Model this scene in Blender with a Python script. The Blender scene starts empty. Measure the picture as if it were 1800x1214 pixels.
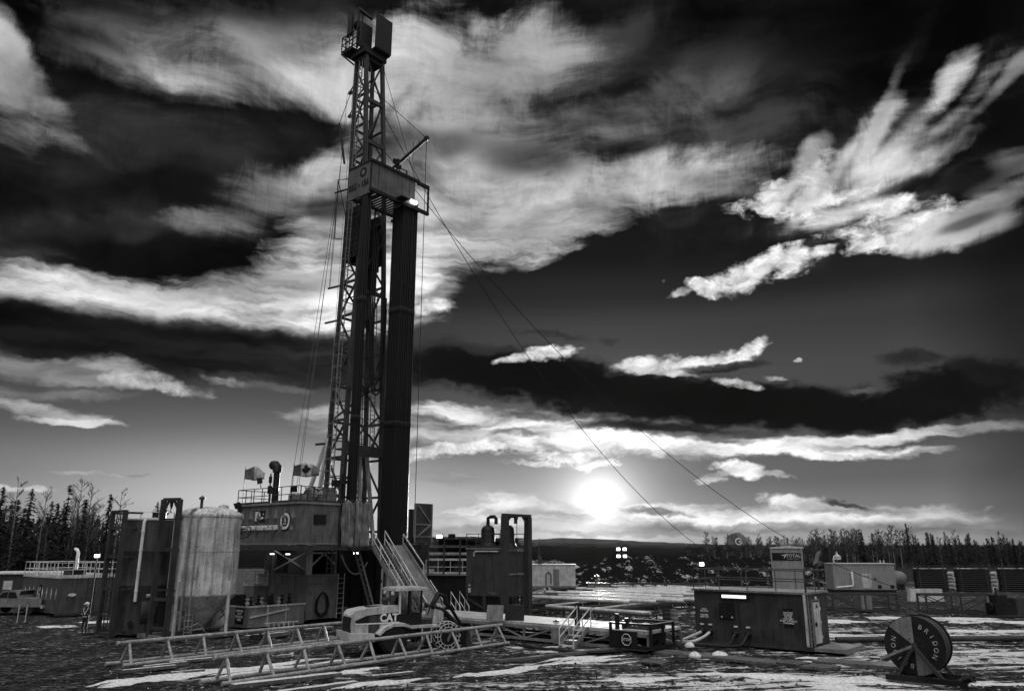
import bpy, math, random
from mathutils import Vector, Matrix
rad = math.radians
sc = bpy.context.scene
col = sc.collection
# ---------------------------------------------------------------- camera
CAM_H, PITCH, FOC = 5.2, rad(14.65), 1350.0 / 1800.0      # eye height, upward tilt, focal length / image width
cam = bpy.data.cameras.new('camera'); cam.sensor_width = 36.0; cam.lens = 36.0 * FOC
cam.clip_start = 0.5; cam.clip_end = 20000
cam_o = bpy.data.objects.new('camera', cam); col.objects.link(cam_o)
cam_o.location = (0, 0, CAM_H); cam_o.rotation_euler = (math.pi / 2 + PITCH, 0, 0)
sc.camera = cam_o
sc.view_settings.view_transform = 'Standard'; sc.view_settings.look = 'None'
sc.view_settings.exposure = 0.0; sc.view_settings.gamma = 1.0
CP, SP = math.cos(PITCH), math.sin(PITCH)

def ray(px, py):
    a, b = (px - 900) / 1350, (607 - py) / 1350
    return Vector((a, CP - b * SP, SP + b * CP))
def W(px, py, Y):                       # the point of that sight line at distance Y
    d = ray(px, py); return Vector((0, 0, CAM_H)) + d * (Y / d.y)
def G(px, py, z=0.0):                   # the point of that sight line at height z
    d = ray(px, py); return Vector((0, 0, CAM_H)) + d * ((z - CAM_H) / d.z)
def azel(px, py):
    d = ray(px, py).normalized(); return math.atan2(d.x, d.y), math.asin(d.z)

# ---------------------------------------------------------------- sun and sky
SUN_AZ, SUN_EL = azel(1055, 882)
sl = bpy.data.lights.new('sun', 'SUN'); sl.energy = 3.4; sl.angle = rad(0.55); sl.color = (1, 0.985, 0.965)
so = bpy.data.objects.new('sun', sl); col.objects.link(so)
so.rotation_euler = (-(math.pi / 2 - SUN_EL), 0, -SUN_AZ)
so.location = (30, 250, 40)

world = bpy.data.worlds.new('World'); sc.world = world; world.use_nodes = True
wt = world.node_tree; wt.nodes.clear(); wl = wt.links
def wn(t, **k):
    n = wt.nodes.new(t)
    for a, b in k.items(): setattr(n, a, b)
    return n
def wmath(op, a, b=None, clamp=False):
    n = wn('ShaderNodeMath', operation=op, use_clamp=clamp)
    for i, x in enumerate((a, b)):
        if x is None: continue
        if isinstance(x, (int, float)): n.inputs[i].default_value = x
        else: wl.new(x, n.inputs[i])
    return n.outputs[0]
def wvec(op, a, b=None):
    n = wn('ShaderNodeVectorMath', operation=op)
    for i, x in enumerate((a, b)):
        if x is None: continue
        if isinstance(x, (tuple, list, Vector)): n.inputs[i].default_value = tuple(x)
        else: wl.new(x, n.inputs[i])
    return n.outputs['Value'] if op in ('DOT_PRODUCT', 'LENGTH') else n.outputs[0]
def wnoise(vec, scale, detail, rough=0.55, dist=0.0, dim='2D'):
    n = wn('ShaderNodeTexNoise', noise_dimensions=dim); n.inputs['Scale'].default_value = scale
    n.inputs['Detail'].default_value = detail; n.inputs['Roughness'].default_value = rough
    n.inputs['Distortion'].default_value = dist; wl.new(vec, n.inputs['Vector'])
    return n
def wmap(v, a, b, c, d, smooth=True):
    n = wn('ShaderNodeMapRange'); n.interpolation_type = 'SMOOTHSTEP' if smooth else 'LINEAR'
    wl.new(v, n.inputs['Value'])
    for i, x in zip((1, 2, 3, 4), (a, b, c, d)): n.inputs[i].default_value = x
    return n.outputs[0]
def wmapping(vec, rot=0.0, scale=(1, 1, 1), loc=(0, 0, 0)):
    n = wn('ShaderNodeMapping'); n.inputs['Rotation'].default_value = (0, 0, rot)
    n.inputs['Scale'].default_value = scale; n.inputs['Location'].default_value = loc
    wl.new(vec, n.inputs['Vector']); return n.outputs[0]
def lin(s): return s / 12.92 if s <= 0.04045 else ((s + 0.055) / 1.055) ** 2.4

tc = wn('ShaderNodeTexCoord'); DIR = wvec('NORMALIZE', tc.outputs['Generated'])
sx = wn('ShaderNodeSeparateXYZ'); wl.new(DIR, sx.inputs[0])
AZ = wmath('ARCTAN2', sx.outputs[0], sx.outputs[1]); EL = wmath('ARCSINE', sx.outputs[2])
cx = wn('ShaderNodeCombineXYZ'); wl.new(AZ, cx.inputs[0]); wl.new(EL, cx.inputs[1]); Q = cx.outputs[0]
# clear sky: Nishita, desaturated, its fall-off with height helped by a ramp
nish = wn('ShaderNodeTexSky', sky_type='NISHITA'); nish.sun_disc = False
nish.sun_elevation = SUN_EL; nish.sun_rotation = SUN_AZ; nish.air_density = 1.0; nish.dust_density = 2.0
bw = wn('ShaderNodeRGBToBW'); wl.new(nish.outputs[0], bw.inputs[0])
rp = wn('ShaderNodeValToRGB'); rp.color_ramp.interpolation = 'EASE'
wl.new(wmap(EL, -0.03, 0.72, 0, 1, False), rp.inputs[0])
RAMP = [(-0.03, .50), (0.01, .56), (0.045, .46), (0.085, .37), (0.14, .30), (0.21, .27), (0.27, .22), (0.32, .12), (0.37, .055), (0.50, .035), (0.70, .03)]
while len(rp.color_ramp.elements) < len(RAMP): rp.color_ramp.elements.new(0.5)
for e, (a, s) in zip(rp.color_ramp.elements, RAMP):
    e.position = (a + 0.03) / 0.75; v = lin(s); e.color = (v, v, v, 1)
base = wmath('ADD', rp.outputs[0], wmath('MULTIPLY', bw.outputs[0], 0.0005))
# domain warps: a slow one, a fine puffy one, and streaks
def warp(vec, scale, amp, detail):
    n = wnoise(vec, scale, detail)
    o = wvec('SUBTRACT', n.outputs['Color'], (0.5, 0.5, 0.5))
    return wvec('MULTIPLY', o, (amp, amp * 0.7, 0))
Q1 = wvec('ADD', Q, warp(Q, 5, 0.06, 2))
Q2 = wvec('ADD', Q1, warp(wmapping(Q, 0, (1, 1.6, 1)), 34, 0.020, 4))
Q3 = wvec('ADD', wvec('ADD', Q, warp(Q, 9, 0.035, 2)), warp(wmapping(Q, 0, (1, 1.8, 1)), 60, 0.014, 5))
n_a = wnoise(wmapping(Q1, rad(35), (0.8, 1.7, 1)), 8, 7, 0.56, 0.35).outputs[0]          # billows drawn out, rising to the right
n_b = wnoise(wmapping(Q1, rad(40), (1.2, 7, 1)), 9, 4, 0.6, 0.0).outputs[0]              # fine combing along them
n_c = wnoise(wmapping(Q1, rad(-63), (2.6, 0.9, 1)), 31, 5, 0.72, 0.7).outputs[0]           # fine upward grain
n_str = wmath('ADD', wmath('MULTIPLY', n_a, 1.0), wmath('ADD', wmath('MULTIPLY', n_b, 0.24), wmath('MULTIPLY', n_c, 0.15))); n_str = wmath('SUBTRACT', n_str, 0.195)
n_lay = wnoise(wmapping(Q3, rad(4), (5, 26, 1)), 1.6, 6, 0.60, 0.3).outputs[0]          # layered, low clouds
n_puf = wnoise(wmapping(Q2, 0, (1, 1.7, 1)), 26, 6, 0.62).outputs[0]
n_big = wnoise(Q1, 9, 5, 0.6).outputs[0]
# clouds, each: centre x, y and half axes on the photograph, turn, brightness, cover, edge softness, noise kind, noise in edge
CL = [
 # high dark sheets
 (1200,130,520,210,-8,.17,.9,1.00,'s',1.52),(1650,60,420,170,-25,.03,.95,0.90,'s',0.76),(900,0,900,45,0,.06,.9,1.05,'s',0.95),
 (260,330,420,190,5,.09,.95,.85,'b',1.2),(150,430,330,90,5,.13,.8,.7,'b',1.0),(40,20,260,50,-5,.04,.9,0.90,'s',0.57),(60,300,60,200,0,.10,.6,.9,'b',.6),
 (1150,185,170,46,-18,.30,.8,1.0,'s',1.9),(1050,80,120,40,-25,.24,.8,1.0,'s',1.8),(1310,235,130,40,-24,.26,.8,1.0,'s',1.9),(1420,110,120,60,-40,.14,.7,1.0,'s',1.8),(1250,60,140,40,-20,.16,.7,1.0,'s',1.8),
 (300,255,220,46,10,.19,.75,1.0,'s',1.8),(110,300,130,60,20,.16,.7,1.0,'s',1.8),(470,245,120,40,-10,.15,.7,1.0,'s',1.7),(250,400,170,30,-10,.20,.7,1.0,'s',1.8),(90,420,120,40,0,.17,.7,1.0,'s',1.8),(180,330,120,20,-14,.06,.7,1.0,'s',1.5),
 # upper left bright band
 (330,105,230,52,14,.38,.9,0.95,'s',1.42),(480,105,170,60,4,.56,.9,0.90,'s',1.33),(400,150,130,26,12,.66,.85,1.00,'s',1.14),(560,70,100,60,0,.40,.8,1.00,'s',1.33),
 (570,165,80,34,12,.72,.8,1.00,'s',0.95),(130,70,60,30,35,.30,.6,1.05,'s',1.14),(200,90,60,16,25,.48,.7,1.00,'s',1.14),
 (300,2,420,44,2,.06,.85,1.0,'s',1.4),(760,0,220,40,0,.08,.8,1.0,'s',1.5),(150,60,90,22,20,.10,.7,1.0,'s',1.5),  # top edge darkened: lens vignette painted on as dark cloud
 # left edge
 (24,150,44,105,-16,.52,.9,1.0,'s',1.7),(14,76,44,20,28,.74,.8,1.0,'s',1.5),(70,175,26,80,-30,.46,.8,1.0,'s',1.7),(40,230,40,30,0,.55,.7,1.05,'s',0.95),
 # right of the mast
 (800,140,150,95,-6,.72,.95,0.80,'s',1.42),(925,95,60,70,35,.60,.9,1.00,'s',1.33),(735,190,60,90,0,.60,.8,1.00,'s',1.14),(1010,215,190,36,-14,.40,.8,1.05,'s',1.33),
 (905,150,120,80,0,.45,.6,1.05,'s',1.52),(1230,115,120,30,-30,.26,.6,1.05,'s',1.33),
 (860,300,180,60,-5,.55,.8,1.00,'s',1.14),(1100,310,240,36,-3,.76,.95,0.80,'s',1.14),(910,350,230,46,-8,.76,.95,0.80,'s',1.04),(860,425,170,46,-14,.72,.95,.6,'l',1.0),
 (1000,385,130,36,-16,.58,.9,.7,'l',1.1),(1280,322,90,18,6,.52,.85,1.00,'s',0.95),(750,430,70,90,0,.86,.8,.8,'l',.7),(790,330,90,50,0,.6,.6,1.00,'s',0.95),
 (940,285,75,34,8,.13,.85,1.00,'s',0.95),(760,248,90,22,-5,.20,.8,1.05,'s',0.95),(1090,262,75,18,-4,.12,.85,1.00,'s',0.85),(800,400,60,18,-10,.35,.6,.9,'l',1.0),
 # behind the mast
 (660,135,110,70,0,.68,.9,1.00,'s',1.14),(665,300,80,60,0,.5,.7,1.05,'s',0.95),(665,475,120,80,0,.92,.9,.8,'l',.7),(655,250,60,30,0,.16,.7,1.05,'s',0.85),(650,640,130,40,2,.10,.9,.7,'l',.8),(660,745,120,26,2,.6,.8,.8,'l',1.0),
 # bright mass left of the board
 (500,335,130,44,-18,.52,.92,1.0,'s',1.9),(560,298,60,24,-32,.72,.9,1.00,'s',1.14),(430,372,90,22,-6,.44,.85,1.0,'s',1.8),(575,430,60,70,0,.60,.85,.9,'l',.8),(570,362,44,20,10,.16,.8,.8,'b',.8),
 (330,452,260,64,4,.05,.97,.5,'b',.9),(60,455,60,18,5,.24,.6,.9,'l',1.0),(210,395,120,20,-5,.17,.6,.9,'b',1.2),
 # waving streak and the lens cloud under it
 (40,498,120,22,8,.66,.95,.7,'l',.7),(220,525,210,34,6,.80,.97,.7,'l',.7),(420,548,200,40,4,.86,.97,.6,'l',.7),(540,520,100,74,0,.90,.95,.8,'l',.8),(460,505,170,26,-4,.52,.8,.9,'l',.9),
 (60,575,240,44,9,.03,.97,.5,'l',.6),(330,620,310,52,3,.10,.97,.45,'l',.7),(420,590,220,24,7,.07,.9,.6,'l',.7),(560,640,160,38,2,.14,.9,.7,'l',.8),
 (90,648,150,22,4,.46,.95,.7,'l',1.0),(190,645,60,18,14,.62,.9,.8,'l',1.0),(265,676,85,14,6,.68,.95,.7,'p',.9),(70,690,150,10,3,.42,.9,.8,'l',.9),
 (60,718,90,12,9,.62,.95,.7,'l',1.0),(115,740,75,6,5,.74,.9,.8,'l',.6),(395,670,34,6,14,.48,.8,.8,'p',.9),(560,725,52,12,-8,.60,.85,.8,'l',.9),(470,680,70,6,4,.38,.6,.9,'l',.9),
 (170,832,60,2.4,1,.62,.8,.8,'l',.6),(240,829,30,2.2,0,.6,.7,.8,'l',.6),(30,857,70,4,3,.72,.8,.8,'l',.6),
 # big bright clouds upper right: a fan of streaks rising to the right, puffs along its foot
 (1570,270,180,70,-36,.30,.75,1.05,'s',1.8),(1392,350,84,32,-8,.86,.97,.6,'p',1.3),(1420,318,60,30,-30,.74,.9,.8,'p',1.4),(1415,280,44,15,-62,.66,.85,.9,'s',1.6),(1455,300,80,15,-58,.74,.9,.9,'s',1.6),(1490,280,90,13,-60,.58,.85,.95,'s',1.6),(1528,238,100,16,-60,.72,.9,.9,'s',1.5),
 (1562,160,70,10,-62,.58,.8,.95,'s',1.6),(1585,230,120,15,-52,.55,.85,.95,'s',1.6),(1540,290,110,24,-40,.78,.92,.85,'s',1.4),(1610,282,110,26,-30,.90,.95,.85,'s',1.3),(1642,222,110,16,-46,.66,.88,.9,'s',1.5),(1650,155,62,20,-56,.92,.92,.9,'s',1.4),
 (1700,190,120,11,-42,.46,.85,.95,'s',1.6),(1760,140,110,11,-38,.55,.85,.95,'s',1.6),(1600,95,60,20,-60,.17,.6,1.05,'s',1.6),(1795,110,50,14,-34,.55,.8,.95,'s',1.4),(1500,345,70,22,-34,.80,.9,.85,'s',1.4),
 (1605,395,120,30,-8,.84,.96,.7,'p',1.3),(1545,362,70,30,20,.84,.95,.75,'p',1.3),(1590,425,100,18,-4,.88,.93,.7,'p',1.2),(1680,402,90,26,-16,.76,.92,.8,'s',1.6),(1735,365,80,20,-34,.60,.88,.9,'s',1.7),(1790,275,50,22,-10,.5,.85,.9,'s',1.5),(1765,300,60,12,-36,.4,.8,.95,'s',1.6),
 (1585,318,70,11,-18,.11,.8,.9,'b',1.2),(1700,312,66,24,-20,.12,.85,.95,'s',1.4),(1705,395,50,10,-24,.16,.7,.9,'s',1.3),(1690,240,60,18,-44,.13,.75,.95,'s',1.4),(1745,230,50,26,-44,.06,.8,.95,'s',1.3),
 # small clouds in the gap
 (1453,440,17,11,-20,.84,.97,.6,'p',.9),(1505,440,28,12,-10,.84,.97,.6,'p',.9),(1378,462,52,24,-16,.88,.97,.5,'p',1.0),(1310,490,60,24,-18,.86,.97,.5,'p',1.0),(1245,508,32,15,12,.90,.97,.5,'p',.8),
 (1195,517,22,7,-18,.72,.9,.6,'p',.9),(1165,496,4,4,0,.4,.8,.8,'p',.6),(750,540,36,13,-4,.84,.97,.6,'p',.9),
 # long dark bank
 (790,640,110,44,4,.09,.95,.6,'l',1.0),(930,655,220,40,6,.05,.98,.45,'p',.7),(1090,690,330,52,5,.03,.98,.45,'p',.7),(1400,716,360,42,1,.025,.98,.4,'p',.6),(1660,688,150,40,-4,.05,.97,.5,'p',.9),
 (1605,630,66,14,3,.15,.9,.6,'p',1.1),(1735,655,70,22,5,.10,.9,.7,'p',1.1),(960,590,60,6,8,.17,.7,.8,'p',1.0),(830,605,60,10,5,.18,.7,.8,'p',1.0),(1070,600,20,5,0,.2,.6,.8,'p',.9),
 (950,624,58,9,-8,.88,.95,.6,'p',1.0),(1130,640,52,13,-6,.80,.95,.6,'p',1.1),(1235,632,80,13,-9,.86,.95,.55,'p',1.0),(1318,614,28,14,-34,.93,.97,.6,'p',.9),(1270,642,80,8,-4,.15,.95,.6,'p',.7),
 (1170,652,50,5,5,.72,.85,.7,'p',.9),(1300,676,44,8,14,.80,.9,.6,'p',1.0),(1360,664,18,5,0,.72,.85,.7,'p',.9),(1398,630,8,4,0,.7,.85,.7,'p',.9),(1540,680,40,4,0,.4,.6,.9,'p',1),
 # lit underside and the low puffs
 (870,735,150,18,6,.84,.95,.7,'l',1.1),(1010,772,220,20,7,.93,.97,.6,'l',.8),(780,765,90,18,0,.7,.85,.8,'l',1.0),(1240,788,320,13,1,.97,.97,.6,'l',.6),(1500,772,200,10,-4,.92,.95,.7,'l',.6),(1720,756,130,9,-4,.74,.9,.7,'l',.7),
 (1090,752,90,8,4,.13,.9,.7,'l',.8),(1200,757,130,9,4,.07,.9,.7,'l',.7),(920,732,60,7,4,.22,.8,.8,'p',.9),(1270,780,60,5,2,.28,.8,.8,'p',.8),(900,760,50,6,4,.3,.7,.8,'p',.9),
 (800,790,110,12,-10,.84,.95,.55,'p',1.2),(880,782,80,9,10,.86,.9,.6,'p',1.2),(1000,800,90,8,0,.92,.95,.6,'p',1.1),(950,812,50,5,0,.88,.9,.6,'p',1.1),(1050,815,30,6,0,.9,.9,.6,'p',1.1),(1160,801,18,4,0,.8,.85,.7,'p',.9),(1450,798,50,6,3,.8,.85,.7,'p',1.2),
 (1305,830,44,12,4,.86,.97,.55,'p',1.1),(1265,838,34,7,-12,.76,.9,.6,'p',1.1),(1360,836,34,5,5,.72,.9,.6,'p',1.0),(790,840,60,10,0,.5,.6,.9,'l',1),
 # horizon
 (1180,902,480,20,2,.78,.9,.7,'l',1.3),(1020,905,230,20,0,.90,.9,.7,'l',1.0),(1385,882,60,12,6,.86,.95,.6,'p',1.1),(1540,895,190,14,2,.66,.9,.7,'l',1.3),(860,900,150,12,0,.78,.85,.7,'l',1.2),(1330,912,190,12,0,.85,.9,.7,'l',1.2),
 (1490,886,50,5,6,.17,.9,.7,'p',.7),(1150,899,60,7,2,.30,.85,.7,'p',1.0),(1260,928,260,9,1,.42,.8,.8,'l',1.2),(1640,925,170,12,2,.40,.8,.8,'l',1.2),(800,930,110,9,0,.52,.8,.8,'l',1.2),(1120,935,200,6,0,.5,.7,.8,'l',1.0),(1740,890,12,3,-20,.6,.8,.7,'p',.8),
 (1830,520,160,330,0,.05,.7,1.0,'b',.3),(1840,850,140,160,0,.20,.5,1.0,'b',.4),(1500,40,420,90,-6,.025,.85,1.05,'s',0.57),  # right edge darkened: corner vignette painted into the sky as cloud
]
val = base
sd = (math.cos(SUN_EL) * math.sin(SUN_AZ), math.cos(SUN_EL) * math.cos(SUN_AZ), math.sin(SUN_EL))
ANG = wmath('ARCCOSINE', wvec('DOT_PRODUCT', DIR, sd))
halo = wmath('ADD', wmath('MULTIPLY', wmath('EXPONENT', wmath('MULTIPLY', ANG, -1 / 0.075)), 0.22), wmath('MULTIPLY', wmath('EXPONENT', wmath('MULTIPLY', ANG, -1 / 0.035)), 0.9))
val = wmath('ADD', val, halo)
for gx, gy, wx, wy, am in ((500, 880, .20, .070, .33), (300, 860, .34, .06, .10), (860, 900, .16, .05, .15)):      # thin bright air low down
    ga, ge = azel(gx, gy); qa = wmath('MULTIPLY', wmath('SUBTRACT', AZ, ga), 1 / wx); qe = wmath('MULTIPLY', wmath('SUBTRACT', EL, ge), 1 / wy)
    val = wmath('ADD', val, wmath('MULTIPLY', wmath('EXPONENT', wmath('MULTIPLY', wmath('ADD', wmath('MULTIPLY', qa, qa), wmath('MULTIPLY', qe, qe)), -1.0)), am))
# one cloud as a node group: an ellipse whose edge and brightness follow the chosen noise
cg = bpy.data.node_groups.new('cloud', 'ShaderNodeTree')
for nm, st in (('Under', 'NodeSocketFloat'), ('Noise', 'NodeSocketFloat'), ('Where', 'NodeSocketVector'), ('Centre', 'NodeSocketVector'), ('Axis A', 'NodeSocketVector'),
               ('Axis B', 'NodeSocketVector'), ('Ragged', 'NodeSocketFloat'), ('Outer', 'NodeSocketFloat'), ('Inner', 'NodeSocketFloat'), ('Cover', 'NodeSocketFloat'), ('Bright', 'NodeSocketFloat')):
    cg.interface.new_socket(nm, in_out='INPUT', socket_type=st)
cg.interface.new_socket('Over', in_out='OUTPUT', socket_type='NodeSocketFloat')
wt, wl = cg, cg.links
gi = wn('NodeGroupInput'); go = wn('NodeGroupOutput'); I = gi.outputs
NOI = wmath('MULTIPLY_ADD', I['Under'], 1e-8); wl.new(I['Noise'], wt.nodes[-1].inputs[2])      # waits for the cloud below it
w3 = wn('ShaderNodeCombineXYZ'); wl.new(wmath('MULTIPLY', I['Under'], 1e-8), w3.inputs[2])
off = wvec('SUBTRACT', wvec('ADD', I['Where'], w3.outputs[0]), I['Centre'])
u = wvec('DOT_PRODUCT', off, I['Axis A']); v = wvec('DOT_PRODUCT', off, I['Axis B'])
r = wmath('SQRT', wmath('ADD', wmath('MULTIPLY', u, u), wmath('MULTIPLY', v, v)))
r = wmath('ADD', r, wmath('MULTIPLY', wmath('SUBTRACT', NOI, 0.5), I['Ragged']))
mr = wn('ShaderNodeMapRange'); mr.interpolation_type = 'SMOOTHSTEP'
wl.new(r, mr.inputs[0]); wl.new(I['Outer'], mr.inputs[1]); wl.new(I['Inner'], mr.inputs[2]); mr.inputs[3].default_value = 0; wl.new(I['Cover'], mr.inputs[4])
k = wmath('MULTIPLY_ADD', NOI, 2.8); wt.nodes[-1].inputs[2].default_value = -0.38
m = wn('ShaderNodeMix', data_type='FLOAT'); wl.new(mr.outputs[0], m.inputs[0]); wl.new(I['Under'], m.inputs[2]); wl.new(wmath('MULTIPLY', wmath('MAXIMUM', k, 0.1), I['Bright']), m.inputs[3])
wl.new(m.outputs[0], go.inputs[0])
wt, wl = world.node_tree, world.node_tree.links
# all the noises are ready before the first cloud is laid down
gate = wmath('MULTIPLY', wmath('ADD', wmath('ADD', n_str, n_lay), wmath('ADD', n_puf, n_big)), 1e-7)
gv = wn('ShaderNodeCombineXYZ'); wl.new(gate, gv.inputs[2])
NZ = {}
QA, QB = wvec('ADD', Q1, gv.outputs[0]), wvec('ADD', Q3, gv.outputs[0])
for kd, n, q in (('s', n_str, QA), ('l', n_lay, QB), ('p', n_puf, QB), ('b', n_big, QA)): NZ[kd] = (wmath('ADD', n, gate), q)
val = wmath('ADD', val, gate)
# the sun itself burning through
glow = wmath('ADD', wmap(ANG, 0.021, 0.007, 0, 6.0), wmath('MULTIPLY', wmath('EXPONENT', wmath('MULTIPLY', ANG, -1 / 0.017)), 1.5))
low = wmap(EL, -0.06, -0.015, 0.15, 1)                                  # no light from under the horizon
def backdrop(v):
    bg = wn('ShaderNodeBackground'); bg.inputs['Strength'].default_value = 0.1
    cc = wn('ShaderNodeCombineColor'); v10 = wmath('MULTIPLY', wmath('MULTIPLY', v, low), 10.0)
    for i in range(3): wl.new(v10, cc.inputs[i])
    wl.new(cc.outputs[0], bg.inputs['Color']); return bg.outputs[0]
SPEC = []
for (x, y, rx, ry, rot, br, cov, soft, kind, kn) in CL:
    c = azel(x, y); t = rad(rot)
    e1 = azel(x + rx * math.cos(t), y + rx * math.sin(t)); e2 = azel(x - ry * math.sin(t), y + ry * math.cos(t))
    a, b = (e1[0] - c[0], e1[1] - c[1]), (e2[0] - c[0], e2[1] - c[1])
    D = a[0] * b[1] - a[1] * b[0]
    R = 1 + soft * .55 + kn * 1.5 * 0.28; wp = 0.040 if kind in 'sb' else 0.018
    hw, hh = R * math.hypot(a[0], b[0]) + wp, R * math.hypot(a[1], b[1]) + wp * 0.8
    SPEC.append((c[0] - hw, c[0] + hw, c[1] - hh, c[1] + hh, kind, ((c[0], c[1], 0), (b[1] / D, -b[0] / D, 0), (-a[1] / D, a[0] / D, 0), -kn * 1.5, 1.0 + soft * 0.55, 1.0 - soft * 0.75, cov, lin(br))))
def patch(x0, x1, y0, y1):
    global wt, wl
    pick = [q for q in SPEC if not (q[1] < x0 or q[0] > x1 or q[3] < y0 or q[2] > y1)]
    pg = bpy.data.node_groups.new('sky_patch', 'ShaderNodeTree')
    for nm in ('Under', 's', 'l', 'p', 'b', 'QA', 'QB'):
        pg.interface.new_socket(nm, in_out='INPUT', socket_type='NodeSocketVector' if nm[0] == 'Q' else 'NodeSocketFloat')
    pg.interface.new_socket('Over', in_out='OUTPUT', socket_type='NodeSocketFloat')
    wt, wl = pg, pg.links
    gi = wn('NodeGroupInput'); go = wn('NodeGroupOutput'); I = gi.outputs
    v = I['Under']
    for (a0, a1, b0, b1, kind, ins) in pick:
        g = wn('ShaderNodeGroup'); g.node_tree = cg
        wl.new(v, g.inputs[0]); wl.new(I[kind], g.inputs[1]); wl.new(I['QA' if kind in 'sb' else 'QB'], g.inputs[2])
        for i, x_ in zip(range(3, 11), ins): g.inputs[i].default_value = x_
        v = g.outputs[0]
    wl.new(v, go.inputs[0])
    wt, wl = world.node_tree, world.node_tree.links
    g = wn('ShaderNodeGroup'); g.node_tree = pg; wl.new(val, g.inputs[0])
    for i, kd in enumerate('slpb'): wl.new(NZ[kd][0], g.inputs[1 + i])
    wl.new(QA, g.inputs[5]); wl.new(QB, g.inputs[6])
    return backdrop(wmath('ADD', g.outputs[0], glow))
# the front of the sky is worked out patch by patch: only the clouds near a direction are evaluated
def split(axis, lines, x0, x1, y0, y1):
    if not lines:
        return patch(x0, x1, y0, y1) if axis == 'y' else split('y', EDGE_Y, x0, x1, y0, y1)
    m = len(lines) // 2; c = lines[m]
    mx = wn('ShaderNodeMixShader')
    wl.new(wmath('GREATER_THAN', AZ if axis == 'x' else EL, c), mx.inputs[0])
    if axis == 'x': A, B = (x0, c, y0, y1), (c, x1, y0, y1)
    else: A, B = (x0, x1, y0, c), (x0, x1, c, y1)
    wl.new(split(axis, lines[:m], *A), mx.inputs[1]); wl.new(split(axis, lines[m + 1:], *B), mx.inputs[2])
    return mx.outputs[0]
EDGE_X = [-0.44, -0.26, -0.10, 0.06, 0.22, 0.40]
EDGE_Y = [0.045, 0.09, 0.15, 0.24, 0.36]
front = split('x', EDGE_X, -0.85, 0.85, -0.1, 0.9)
# unseen sky at back and sides; bright zenith and bank added as fill light
rear_n = wnoise(DIR, 2.2, 4, dim='3D').outputs[0]
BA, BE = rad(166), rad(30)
fill_bank = wmap(wmath('ARCCOSINE', wvec('DOT_PRODUCT', DIR, (math.cos(BE) * math.sin(BA), math.cos(BE) * math.cos(BA), math.sin(BE)))), rad(55), rad(6), 0.0, 0.50)  # bright patch added behind the camera to light and model the near faces
rear = wmath('ADD', wmath('MULTIPLY', wmap(EL, 0.3, 1.25, 0.05, 2.0), wmap(rear_n, 0.3, 0.7, 0.6, 1.3)), fill_bank)
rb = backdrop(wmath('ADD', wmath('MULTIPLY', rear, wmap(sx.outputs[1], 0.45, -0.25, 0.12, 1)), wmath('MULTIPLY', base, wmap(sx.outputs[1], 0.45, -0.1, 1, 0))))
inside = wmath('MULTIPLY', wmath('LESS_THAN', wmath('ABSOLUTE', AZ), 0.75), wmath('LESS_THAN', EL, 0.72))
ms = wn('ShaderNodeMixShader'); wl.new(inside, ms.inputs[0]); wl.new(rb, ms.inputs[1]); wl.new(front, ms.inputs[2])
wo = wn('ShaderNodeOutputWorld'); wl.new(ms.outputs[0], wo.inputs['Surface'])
try: world.cycles.sampling_method = 'MANUAL'; world.cycles.sample_map_resolution = 512
except Exception: pass
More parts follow.
